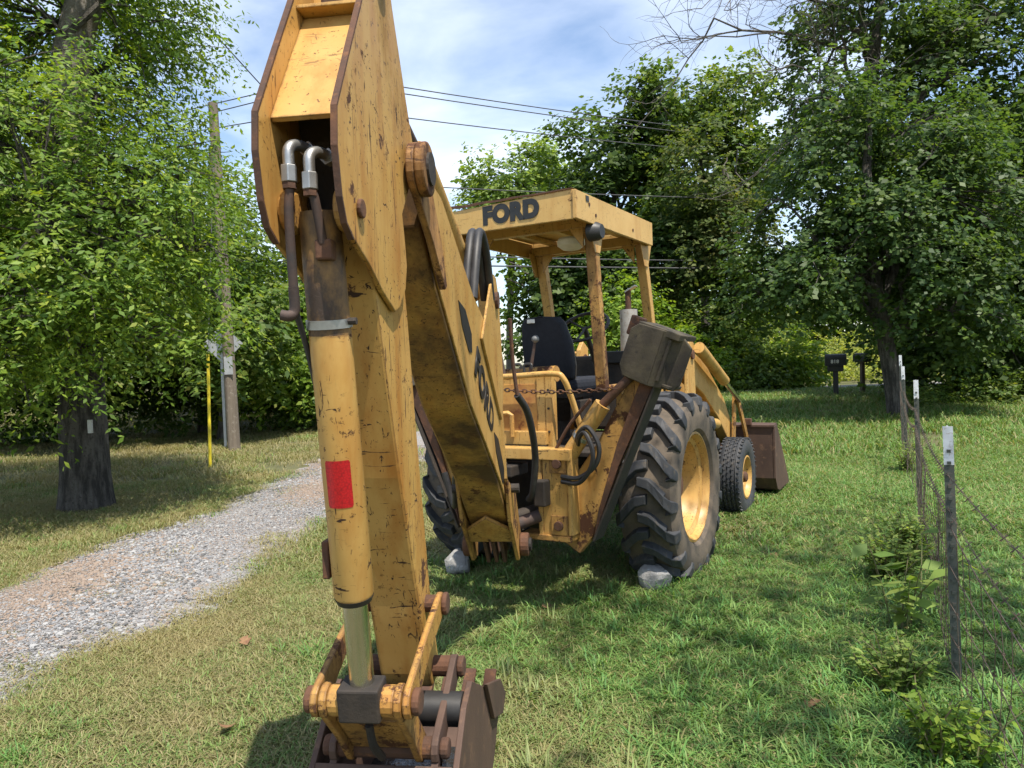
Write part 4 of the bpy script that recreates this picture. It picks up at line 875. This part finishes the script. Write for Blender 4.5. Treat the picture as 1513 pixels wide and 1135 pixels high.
for i in order:
    L_ = (ptops[j_of[i]]-ptops[i]).length; ns = max(8, int(L_/.25)); ph = i*1.7
    def wp(q, k, i=i, ph=ph):
        zz = heights[k]*(1-(.30*math.sin(math.pi*q) if i == 4 else .08*math.sin(math.pi*q))); wob = .035*math.sin(9*q+ph+k*.8)*math.sin(math.pi*q)+.02*math.sin(23*q+k)*math.sin(math.pi*q)
        return fence_pt(i, q, zz, sagf(i, k), wob)
    for k in range(6):
        mesh_w.tube([wp(q, k) for q in np.linspace(0, 1, ns+1)], .0022 if k < 5 else .0028, 5, False)
    for s2 in range(1, ns*2):
        q = s2/(ns*2)+g.normal(0, .004)
        if i in (1, 2) and s2 % 2: continue
        pts = [wp(q+g.normal(0, .003), k)+Vector((.004, 0, 0)) for k in range(6)]; mesh_w.tube(pts, .0017, 4, False)
        for p in pts: mesh_w.box(p, (.008, .008, .009))
tag(mesh_w.build('woven_wire_fence', 'wire'), 'rusty woven wire fence netting sagging along the steel posts', 'wire fence')
bw = MB()
for zt, ss in ((1.02, .16), (.86, .26)):
    for i in order:
        L_ = (ptops[j_of[i]]-ptops[i]).length; n_ = int(L_/.03)
        za, zb = (zt, zt)
        P_ = [fence_pt(i, q, zt, ss if i == 4 else ss*.4) for q in np.linspace(0, 1, n_+1)]
        for ph in (0, math.pi):
            bw.tube([p+Vector((.004*math.cos(k*.9+ph), 0, .004*math.sin(k*.9+ph))) for k, p in enumerate(P_)], .0016, 4, False)
        for k in range(3, n_, 4):
            for a in (.6, 2.2, 3.9): bw.tube([P_[k]-Vector((.018*math.cos(a), .006, .018*math.sin(a))), P_[k]+Vector((.018*math.cos(a), .006, .018*math.sin(a)))], .0015, 4, False)
tag(bw.build('barbed_wire', 'wire'), 'twisted strands of barbed wire running above the netting along the posts', 'barbed wire')

# ------------------------------------------------------------------ weeds by the fence
def plant(name, label, loc, stems, pal, leaf, width, seed, h=.5, n=9, cat='plant', stemmat='stem'):
    g = np.random.default_rng(seed); root = empty(name, (loc[0], loc[1], float(gz(*loc)))); sm = MB(); Bs, Ds, Ns, Cs, Ls = [], [], [], [], []
    pal = np.array(PAL[pal])*1.25
    for s_ in range(stems):
        a = g.uniform(0, 6.28); hh = h*g.uniform(.6, 1.15); out_ = hh*g.uniform(.15, .7); x0 = g.normal(0, .05, 2)
        pts = [Vector((x0[0]+math.cos(a)*out_*q**1.5, x0[1]+math.sin(a)*out_*q**1.5, hh*q*(1-.12*q))) for q in np.linspace(0, 1, 7)]
        sm.tube(pts, np.linspace(.006, .002, 7).tolist(), 5)
        for k in range(n):
            q = .25+.75*(k+g.uniform())/n; i = min(int(q*6), 5); p = pts[i].lerp(pts[i+1], q*6-i); an = g.uniform(0, 6.28)
            d = unit(np.array([math.cos(an), math.sin(an), g.uniform(-.35, .35)])); nn_ = unit(np.array([0, 0, 1.])+g.normal(0, .3, 3)); nn_ = unit(nn_-d*(nn_@d))
            Bs.append(p); Ds.append(d); Ns.append(nn_); Ls.append(leaf*g.uniform(.6, 1.2)); Cs.append(pal[g.integers(len(pal))]*g.uniform(.85, 1.2))
    sm.build('stem', stemmat, root, smooth=True)
    V, F, C = leaf_quads(np.array(Bs), np.array(Ds), np.array(Ns), np.array(Ls), np.array(Ls)*width, np.array(Cs))
    me = colmesh('leaves', V, F, C, LEAF); o_ = bpy.data.objects.new('leaves', me); COL.objects.link(o_); o_.parent = root
    return tag(root, label, cat, 'weeds along the wire fence')
plant('broad_leaved_weed', 'broad-leaved weed with reddish stems leaning on the wire fence', (2.16, 4.05), 6, 'pale', .135, .55, 1, .60, 10)
plant('leafy_weed', 'low bushy weed with small pale green leaves at the foot of the rusty-tipped post', (1.74, 3.34), 40, 'pale', .046, .55, 2, .27, 24)
plant('leafy_weed', 'spreading pale weed thicket between the broad-leaved weed and second post', (2.55, 4.95), 52, 'pale', .05, .55, 3, .36, 26)
plant('leafy_weed', 'bushy green weed growing through netting past the broad-leaved weed', (2.95, 5.5), 44, 'pale', .055, .5, 4, .40, 24)
plant('leafy_weed', 'small weed tuft on the mown side below the sagging netting', (1.62, 2.72), 34, 'bright', .05, .45, 6, .30, 20)
plant('leafy_weed', 'weed clump growing round the third post of the fence', (5.0, 9.3), 24, 'pale', .07, .5, 7, .45, 12)

# fallen leaves
lf = MB(); lf.prism([(0, -.5), (.22, -.25), (.45, -.1), (.25, .1), (.3, .4), (0, .5), (-.3, .35), (-.22, .1), (-.45, -.05), (-.2, -.28)], lambda p, h: (p[0]*.085, p[1]*.085, h+.06*(p[0]**2)), 0, .002)
lo = None
for k, (x, y, lab) in enumerate([(1.98, 5.6, 'curled tan fallen leaf on the grass between front wheel and fence'), (.18, 4.6, 'small orange-brown fallen leaf on shaded grass under the machine'), (-1.30, 3.15, 'dark maroon fallen leaf on the dry lawn by the dipper'), (1.28, 3.2, 'brown fallen leaf among the long green grass by the fence'), (-1.6, 4.2, 'dull green fallen leaf at the lawn edge beside gravel')]):
    if lo is None: lo = lf.build('fallen_leaf', blotch('dead_leaf', (.24, .14, .065), (.13, .06, .03), 20, .8)); o_ = lo
    else: o_ = lo.copy(); COL.objects.link(o_)
    o_.location = (x, y, float(gz(x, y))+.05); o_.rotation_euler = (.3, -.2, k*1.7); tag(o_, lab, 'leaf', 'fallen leaves on the lawn')

# ------------------------------------------------------------------ mailboxes
def mailbox(loc, big, label):
    z0 = float(gz(*loc)); e = empty('mailbox', (loc[0], loc[1], z0), R(-20 if big else -75))
    s_ = 1.0; hw, L_, hb, z1 = (.15, .52, .20, .86) if big else (.12, .48, .15, .94)
    prof_ = [(-hw, 0), (-hw, hb)]+[(hw*math.cos(a), hb+hw*.8*math.sin(a)) for a in np.linspace(math.pi, 0, 13)][1:-1]+[(hw, hb), (hw, 0)]
    bx = MB().prism(prof_, lambda p, h: (h, p[0], z1+p[1]), -L_/2, L_/2).build('box', 'mailbox', e, bevel=.008)
    MB().prism([(x*.9, y*.93+.01) for x, y in prof_], lambda p, h: (h, p[0], z1+p[1]), L_/2+.001, L_/2+.014).build('door', 'mailbox', bx, bevel=.004)
    if big:
        pp_ = MB(); pp_.box((0, 0, .40), (.13, .13, .88)); pp_.box((.0, 0, .78), (.40, .20, .16)); pp_.box((0, 0, .03), (.17, .17, .08)); pp_.build('post', 'mailbox', e, bevel=.012)
        text_mesh('house_number', '818', .13, 'white', bx, Matrix(((1, 0, 0, -.02), (0, 0, -1, -hw-.003), (0, 1, 0, z1+.11), (0, 0, 0, 1))), .001, .004)
        MB().box((L_/2+.02, 0, z1+.10), (.01, .18, .14)).build('door_panel', 'sign_back', bx)
    else: MB().box((0, 0, .46), (.10, .10, .95)).build('post', 'wood', e, bevel=.006); MB().box((0, 0, .93), (.36, .2, .03)).build('shelf', 'wood', e)
    return tag(e, label, 'mailbox')
mailbox((8.86, 20.0), True, 'large black plastic mailbox with white house number on its own black post')
mailbox((9.98, 20.8), False, 'plain black round-topped mailbox on an old wooden post')

# ------------------------------------------------------------------ utility poles, wires, sign, guy marker
def upole(loc, h, lab, lean=(0, 0)):
    z0 = float(gz(*loc)); e = empty('utility_pole', (loc[0], loc[1], z0)); tp = Vector((lean[0], lean[1], h))
    MB().tube([(0, 0, -.3), tp*.5, tp], [.122, .108, .09], 16).build('pole', 'pole', e, smooth=True)
    return e, Vector((loc[0], loc[1], z0))+tp
p1, t1 = upole((-5.66, 14.77), 7.0, '', (-.12, 0)); tag(p1, 'weathered wooden utility pole by the gravel drive with signs on it', 'utility pole')
MB().box((.0, -.13, 1.75), (.17, .012, .36)).build('sign_plate', 'sign_back', p1)
MB().tube([(-.1, -.17, 3.0), (-.1, -.17, 3.5)], .05, 8).build('conduit_box', 'black', p1)
p2, t2 = upole((-3.9, 20.5), 10.0, '', (0, 0)); tag(p2, 'tall utility pole standing beyond the drive behind the dipper', 'utility pole')
MB().box((0, -.14, 9.6), (1.1, .10, .12)).build('crossarm', 'pole', p2, bevel=.008)
rs_ = empty('road_sign', (-6.05, 15.3, float(gz(-6.05, 15.3)))); MB().box((0, 0, 1.2), (.05, .03, 2.6)).build('post', 'sign_back', rs_)
MB().prism([(0, -.42), (.42, 0), (0, .42), (-.42, 0)], lambda p, h: (p[0]+.05, h, 2.2+p[1]), -.034, -.03).build('panel', 'sign_back', rs_); tag(rs_, 'diamond road sign seen from its bare metal back behind the wooden pole', 'road sign')
gm_ = empty('guy_marker', (-5.24, 12.54, float(gz(-5.24, 12.54)))); MB().tube([(0, 0, 0), (.03, .05, 1.95)], .027, 10).build('yellow_sleeve', 'yellow_plastic', gm_, smooth=True)
MB().tube([(0.03, .05, 1.95), Vector((-5.75, 14.7, 6.4))-Vector(gm_.location)], .008, 6).build('guy_wire', 'cable', gm_); tag(gm_, 'thin yellow guy wire marker standing in the sunny grass', 'guy marker')
def wire(name, spans, r, label, sag=.25):
    mb = MB(); pts = []
    for a, b2 in zip(spans[:-1], spans[1:]):
        a, b2 = Vector(a), Vector(b2)
        pts += [a.lerp(b2, q)-Vector((0, 0, sag*4*q*(1-q)*((b2-a).length/30)**2)) for q in np.linspace(0, 1, 17)][:-1]
    pts.append(Vector(spans[-1])); mb.tube(pts, r, 6)
    o_ = mb.build(name, 'cable'); return tag(o_, label, 'power line', 'overhead lines')
def wspan(l, apex, r_, Yl, Ya, Yr): return [at(*l, Yl), at(*apex, Ya), at(*r_, Yr)]
wire('power_line', wspan((150, 190), (490, 112), (1300, 215), 26, 20.4, 38), .016, 'topmost power line crossing the open sky above the canopy')
wire('power_line', wspan((150, 205), (490, 122), (1300, 222), 26, 20.4, 38), .016, 'power line just below the topmost one')
wire('power_line', wspan((150, 215), (490, 160), (1300, 238), 26, 20.5, 38), .016, 'third power line down, sloping towards the tall trees')
wire('power_line', wspan((150, 330), (490, 268), (1500, 292), 26, 20.5, 34), .016, 'power line running level just above the yellow canopy roof')
wire('power_line', wspan((200, 425), (490, 372), (1400, 380), 24, 20.4, 32), .020, 'upper of the low cables seen through the open cab')
wire('power_line', wspan((200, 448), (490, 389), (1400, 396), 24, 20.4, 32), .024, 'lower thick cable seen through the open cab', .1)
wire('power_line', [at(235, -40, 12), at(490, 240, 20.4)], .012, 'steep service wire dropping from the treetop to the hidden pole', .05)

# ------------------------------------------------------------------ trees
tree('shade_tree', 'large dark-trunked tree with drooping small-leaved branches left of the drive', (-5.37, 9.1, float(gz(-5.37, 9.1))-.05),
     [(-5.37, 9.1, -.05, .30), (-5.36, 9.1, 1.2, .27), (-5.4, 9.15, 3.2, .24), (-5.42, 9.2, 4.6, .21), (-5.20, 9.2, 6.0, .19), (-4.75, 9.25, 7.4, .15), (-4.5, 9.3, 9.0, .07)],
     [(-5.8, 9.0, 4.3, 2.2, 2.2, 2.1), (-6.3, 9.3, 7.2, 2.6, 2.4, 2.1), (-4.75, 8.5, 2.95, 1.55, 1.6, 1.0), (-6.9, 8.2, 2.6, 1.6, 1.3, 1.2), (-5.0, 9.4, 6.9, 1.2, 1.4, 1.6), (-5.9, 7.7, 2.2, 1.4, 1.0, .75), (-4.35, 9.2, 4.0, .75, 1.0, .9), (-7.6, 8.6, 5.0, 1.6, 1.5, 2.2), (-5.1, 7.9, 3.3, 1.5, .8, 1.4), (-5.6, 7.9, 1.75, 1.2, .7, .5), (-6.6, 8.0, 4.6, 1.6, .8, 1.3), (-4.0, 8.6, 2.3, .9, 1.0, .5)], 'elm', 1, 8600, 18, .70, .082, .42, .42,
     bark='bark', limbs=26, lr=.085, twigs=.10, gap=.68, gk=3.3, shell=.35, hole=lambda P: (np.abs(P[:, 0]+5.08-.32*(P[:, 2]-6.1)) < .48) & (P[:, 1] < 9.2) & (P[:, 2] > 5.2) & (P[:, 2] < 7.6))
bw_ = MB().tube(arc([(-5.42, 9.17, 4.55), (-5.27, 9.13, 5.6), (-5.0, 9.14, 6.5), (-4.72, 9.19, 7.4)], 5), [.225]*6+[.205]*5+[.175]*5, 12)
dt = bpy.data.objects['shade_tree']
q_ = bw_.build('bleached_bark', 'bark_pale', dt, smooth=True); q_.location = -Vector(dt.location)
MB().box((.27, -.30, 1.10), (.05, .03, .16)).build('tag_plate', 'sign_back', dt)
def bl(px, py, Y, rx, ry, rz): p = at(px, py, Y); return (p.x, p.y, p.z, rx, ry, rz)
def gt(x, y): return (x, y, float(gz(x, y))-.05)
# fence line maple and the trees round it
b0 = gt(7.92, 15.0)
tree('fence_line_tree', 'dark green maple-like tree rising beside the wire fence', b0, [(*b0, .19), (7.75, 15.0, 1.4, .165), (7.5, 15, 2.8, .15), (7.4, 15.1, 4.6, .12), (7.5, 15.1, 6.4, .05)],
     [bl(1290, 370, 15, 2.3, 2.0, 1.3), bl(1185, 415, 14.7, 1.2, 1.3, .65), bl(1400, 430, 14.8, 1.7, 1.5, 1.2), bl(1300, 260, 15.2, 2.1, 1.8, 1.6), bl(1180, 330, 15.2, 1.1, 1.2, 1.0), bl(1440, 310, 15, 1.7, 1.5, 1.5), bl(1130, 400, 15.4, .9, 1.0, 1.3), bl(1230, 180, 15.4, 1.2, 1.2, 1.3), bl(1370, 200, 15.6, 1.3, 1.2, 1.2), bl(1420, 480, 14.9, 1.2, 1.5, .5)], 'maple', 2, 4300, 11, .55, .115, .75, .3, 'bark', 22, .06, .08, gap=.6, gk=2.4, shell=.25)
b0 = gt(11.2, 20.6)
tree('tall_tree', 'tall tree with pale grey forked trunk behind the fence-line tree', b0, [(*b0, .27), (10.9, 20.6, 3, .24), (10.4, 20.6, 5.6, .22), (10.2, 20.6, 7.5, .19), (10.5, 20.7, 10.2, .15), (10.9, 20.7, 13, .08)],
     [bl(1400, 130, 20.5, 2.6, 2, 2.4), bl(1480, 250, 20.5, 2, 2, 2.2), bl(1230, 120, 20.8, 1.6, 1.6, 1.7), bl(1290, 20, 20.6, 2.3, 2, 1.5), bl(1190, 230, 20.8, 1.2, 1.4, 1.3), bl(1460, 20, 20.5, 2, 2, 1.5)], 'dark', 3, 3000, 10, .6, .165, .7, .3, 'bark_grey', 22, .10, .12, gap=.62, gk=1.5, shell=.2)
# bare dead limb
dl = MB(); g = np.random.default_rng(3); root_p = at(1262, 110, 20.4); bse = gt(11.9, 21.2)
dead = empty('dead_tree', bse); dbv = Vector(bse)
tk = [dbv, Vector((11.6, 21.2, 4)), Vector((10.8, 21.1, 8)), Vector((10.3, 21, 11.0)), Vector((10.1, 21, 13.6))]; MB().tube([p-dbv for p in arc(tk, 5)], np.linspace(.17, .05, 21).tolist(), 10).build('trunk', 'bark_grey', dead, smooth=True)
def twig(p, d, L_, r_, lev):
    pts = [p]; 
    for k in range(5): d = (d+Vector(g.normal(0, .16, 3))).normalized(); pts.append(pts[-1]+d*L_/5)
    dl.tube(pts, np.linspace(r_, r_*.35, 6).tolist(), 5 if lev else 6)
    if lev < 3:
        for k in range(5 if lev else 6): twig(pts[1+k % 5], (d+Vector(g.normal(0, .65, 3))).normalized(), L_*g.uniform(.4, .65), max(.006, r_*.45), lev+1)
for (zz, tx, ty, L_) in ((8.2, 1060, 190, 4.2), (10.2, 1060, 60, 4.9), (11.2, 1040, 10, 5.0), (12.0, 1180, -60, 3.2), (7.6, 1120, 150, 3.6)):
    s0 = Vector((10.8-(zz-8)*.16, 21.1, zz)); twig(s0-dbv, (at(tx, ty, 20.2)-s0).normalized(), L_, .06, 0)
dl.build('bare_branches', 'bark_grey', dead); tag(dead, 'leafless tree with fine bare branches against the sky', 'tree')
GB = 'trees beyond the lawn'
def bgtree(name, label, base, blobs, pal, seed, ns, leaf, bark='bark_grey', gap=.4, lps=9, slen=.9, tr=.2, limbs=12, width=.75, shell=.3, gk=1.1):
    top = max(bb[2] for bb in blobs); c = np.mean([bb[:3] for bb in blobs], 0)
    return tree(name, label, base, [(*base, tr), (base[0]+.1, base[1], base[2]+top*.3, tr*.85), (c[0]*.5+base[0]*.5, base[1], top*.65, tr*.6), (c[0], c[1], top, tr*.25)], blobs, pal, seed, ns, lps, slen, leaf, width, .25, bark, limbs, tr*.45, 0, GB, gap, gk, shell)
bgtree('background_tree', 'airy pale green tree rising behind the canopy roof', gt(-.1, 39), [bl(760, 270, 38, 2.6, 2, 2.2), bl(725, 330, 38, 2.0, 2, 2.2), bl(790, 240, 38, 1.5, 1.5, 1.3), bl(800, 330, 38, 2, 2, 2)], 'pale', 11, 1500, .24, gap=.62, tr=.22)
bgtree('background_tree', 'dense dark round-topped tree right of the pale one', gt(4.6, 33), [bl(890, 230, 32, 2.5, 2.2, 2.0), bl(935, 165, 32, 1.7, 1.8, 1.4), bl(870, 320, 32, 2.3, 2.2, 2.2), bl(930, 330, 32, 2.2, 2, 2.2), bl(960, 230, 32, 1.7, 1.8, 1.8)], 'dark', 12, 2100, .24, gap=.55, gk=1.5)
bgtree('background_tree', 'tall olive green tree with rounded crown against the sky', gt(8.2, 31), [bl(1010, 160, 31, 2.0, 2, 1.9), bl(985, 120, 31, 1.2, 1.3, .9), bl(1075, 150, 31, 2.1, 2, 1.6), bl(1050, 250, 31, 2.4, 2, 2.2), bl(1110, 250, 31, 1.9, 2, 2.2), bl(1000, 270, 31, 1.8, 2, 2.0)], 'mid', 13, 2300, .22, gap=.58, gk=1.5)
bgtree('background_tree', 'brownish thin-leaved tree hung with vines before the olive tree', gt(8.4, 27), [bl(1045, 250, 27, 1.7, 1.6, 2.0), bl(1090, 350, 27, 1.8, 1.6, 1.8), bl(1130, 420, 26.5, 1.6, 1.5, 1.3), bl(1020, 360, 27, 1.3, 1.4, 1.7)], 'olive', 14, 1200, .17, gap=.75, slen=.7)
bgtree('background_tree', 'dark leafy tree seen through the open cab', gt(1.9, 29), [bl(800, 430, 28, 1.7, 1.6, 1.6), bl(850, 420, 28, 1.8, 1.6, 1.9), bl(770, 400, 28, 1.0, 1.2, 1.0), bl(905, 430, 28, 1.6, 1.6, 1.8), bl(830, 500, 28, 1.9, 1.5, 1.0)], 'dark', 15, 2000, .22, gap=.4, slen=.8)
bgtree('background_tree', 'slim pale-stemmed tree with dark leaves beyond the cab posts', gt(6.4, 29), [bl(985, 400, 28.5, 1.7, 1.6, 1.9), bl(1010, 330, 28.5, 1.5, 1.5, 1.5), bl(1050, 440, 28, 1.6, 1.5, 1.5)], 'dark', 16, 1300, .22, bark='bark_pale', gap=.5, slen=.8, tr=.13)
for k, (px, py, Y, rx, rz, pal, lab) in enumerate([(920, 470, 25.5, 1.5, 1.5, 'bright', 'bright sunlit green bush beside the muffler'), (1000, 520, 25, 1.6, 1.3, 'bright', 'sunlit bush behind the stabilizer pad'), (1085, 540, 25.5, 1.7, 1.0, 'mid', 'leafy green bush above the front bucket'), (1150, 530, 26, 1.7, 1.2, 'bright', 'leafy bush between the front bucket and mailboxes'), (1060, 460, 27, 1.9, 1.4, 'mid', 'tall vine-covered bush behind the sunlit bushes')]):
    p = at(px, py, Y); zb = float(gz(p.x, p.y)); e = gt(p.x, p.y)
    tree('bush', lab, e, [(*e, .05), (p.x, p.y, zb+.5, .04), (p.x+.1, p.y, p.z, .02)], [(p.x, p.y, p.z, rx, 1.2, rz), (p.x-.5, p.y-.5, (p.z+zb)/2, rx*.9, 1, (p.z-zb)*.6), (p.x+.6, p.y-.4, (p.z+zb)/2, rx*.8, 1, (p.z-zb)*.55)], pal, 30+k, 800, 10, .55, .15, .7, .3, 'bark_grey', 8, .025, 0, 'bushes at the lawn end', .4, 1.8, .3, cat='bush')
for k, (x, y, h, lab) in enumerate([(13, 44, 7, 'distant green tree far beyond the two mailboxes'), (19, 47, 8, 'distant tree right of the one beyond the mailboxes'), (25, 46, 8.5, 'distant tree far behind the fence-line trunk'), (31, 48, 9, 'distant tree far behind the right-hand wood'), (8.5, 46, 7, 'distant tree far behind the leafy bushes')]):
    bgtree('distant_tree', lab, gt(x, y), [(x, y, h*.6, 3.2, 2.5, h*.4), (x-2, y-.5, h*.4, 2.4, 2, h*.33), (x+2, y-.4, h*.42, 2.4, 2, h*.33), (x, y-1.5, h*.2, 3, 1.5, h*.2)], 'mid', 80+k, 900, .38, gap=.25, slen=1.1)
# woods at the right, behind the fence
for k, (x, y, h, pal, lab) in enumerate([(11.2, 18.6, 7.5, 'dark', 'shadowy tree in the wood beside the fence-line tree'), (13.6, 18.2, 8.5, 'maple', 'dense dark tree in the wood furthest along the brush'), (14.4, 22.0, 10, 'dark', 'tall dark tree deep in the wood behind the brush'), (15.8, 21, 9.5, 'dark', 'dark tree at the wood edge past the brush line')]):
    e = gt(x, y); tree('wood_tree', lab, e, [(*e, .16), (x+.1, y, 2.5, .14), (x-.1, y, h*.6, .10), (x, y, h, .04)], [(x, y, h*.62, 2.2, 2, h*.34), (x-.9, y-.6, h*.36, 1.7, 1.5, h*.20), (x+1, y-.4, h*.42, 1.7, 1.5, h*.22), (x, y-.8, h*.2, 1.9, 1.2, h*.13)], pal, 40+k, 1900, 10, .6, .17, .75, .3, 'bark', 14, .06, 0, 'trees of the right-hand wood', .38, 1.5, .25)
def mass(name, label, blobs, pal, seed, ns, leaf, lps=10, cat='undergrowth', gap=.3, gk=2.2):
    me, *_ = crown_mesh(name, blobs, ns, lps, .4, leaf, .6, .2, PAL[pal], seed, .2, gap, gk); o_ = bpy.data.objects.new(name, me); COL.objects.link(o_); return tag(o_, label, cat, kind='stuff')
mass('brush_line', 'low tangled brush along the foot of the right-hand wood', [(9.6+1.1*i, 16.6+.12*i+.3*math.sin(i*2), .55, .9, .6, .45) for i in range(7)], 'mid', 60, 1500, .085)
mass('wood_edge_shrubs', 'dark leafy shrubs filling the foot of the right-hand wood behind the brush', [(10.2+1.2*i, 18.6+.25*math.sin(i*1.9), 1.3, 1.1, .8, 1.3) for i in range(7)]+[(11.5+1.6*i, 20.5, 2.4, 1.4, .9, 2.0) for i in range(4)], 'dark', 64, 2200, .13)
mass('weedy_verge', 'sunlit yellow-green weeds beyond the mailboxes', [(8.5+1.7*i, 28.5+.2*i, .75, 1.3, 1.0, .6) for i in range(6)]+[(9+2*i, 31.5, 1.0, 1.7, 1.5, .9) for i in range(6)]+[(9+2.6*i, 35, 1.4, 2.2, 1.5, 1.2) for i in range(5)], 'sun', 61, 2800, .13)
mass('verge_weeds', 'leafy weeds along the lawn edge below the sunlit bushes', [(1.5+1.3*i, 23.6+.25*i, .65, 1.0, .6, .45) for i in range(6)], 'pale', 62, 1100, .10)
# woods at the left
for k, (x, y, h, pal, lab) in enumerate([(-14, 17.5, 8.5, 'dark', 'dark wood tree showing left of the big trunk'), (-11.0, 19.0, 8.0, 'dark', 'dark wood tree behind the big trunk'), (-8.3, 19.5, 6.5, 'dark', 'shaded tree of the wood beyond the wooden pole'), (-5.6, 20.0, 4.6, 'bright', 'feathery bright green tree of the wood right of the wooden pole'), (-9.6, 23, 9.0, 'mid', 'taller tree at the back of the wood'), (-6.4, 24.5, 6.8, 'mid', 'yellowish tree behind the feathery bright one'), (-9.8, 16.4, 8.6, 'mid', 'overhanging tree at the wood edge nearest the big trunk'), (-13.0, 15.8, 9.0, 'mid', 'overhanging tree at the wood edge left of the big trunk'), (-7.0, 17.6, 7.0, 'mid', 'overhanging tree between the big trunk and wooden pole'), (-16.5, 20, 9.5, 'mid', 'broad tree at the outer edge of the wood')]):
    e = gt(x, y); tree('wood_tree', lab, e, [(*e, .14), (x+.1, y, e[2]+1.8, .12), (x-.1, y, h*.6, .08), (x, y, h, .03)], [(x, y, h*.64, 1.8, 1.7, h*.30), (x-.9, y-.6, h*.40, 1.6, 1.3, h*.22), (x+.9, y-.5, h*.42, 1.5, 1.3, h*.22), (x, y-.9, h*.26, 1.7, 1.0, h*.16)], pal, 70+k, 1700, 10, .6, .17, .5, .35, 'bark', 12, .05, 0, 'trees of the left-hand wood', .36, 1.5, .25)
mass('wood_undergrowth', 'dark shrubs and vines along the edge of the left-hand wood', [(-17+1.25*i, 17.6+.15*i+.3*math.sin(i*1.7), .9, 1.0, .7, .85) for i in range(11)]+[(-16+1.6*i, 19.4+.1*i, 1.5, 1.3, .8, 1.3) for i in range(8)], 'dark', 63, 3400, .13)
# trees standing right of the view whose crowns shade the lawn round the machine
tree('lawn_shade_tree', 'leafy tree outside the fence shading the machine and the lawn', (5.6, .9, 0), [(5.6, .9, -.1, .22), (5.5, .9, 2.5, .18), (5.0, 1.1, 5, .13), (4.6, 1.3, 8, .05)],
     [(3.7, 1.6, 6.8, 1.9, 1.7, 1.5), (5.6, 0, 6.6, 2.0, 1.8, 1.6), (5.2, 2.6, 7.2, 1.8, 1.5, 1.4), (2.6, .6, 7.8, 1.2, 1.2, .8)], 'elm', 5, 420, 12, .6, .11, .5, .3, limbs=16, gap=.62)
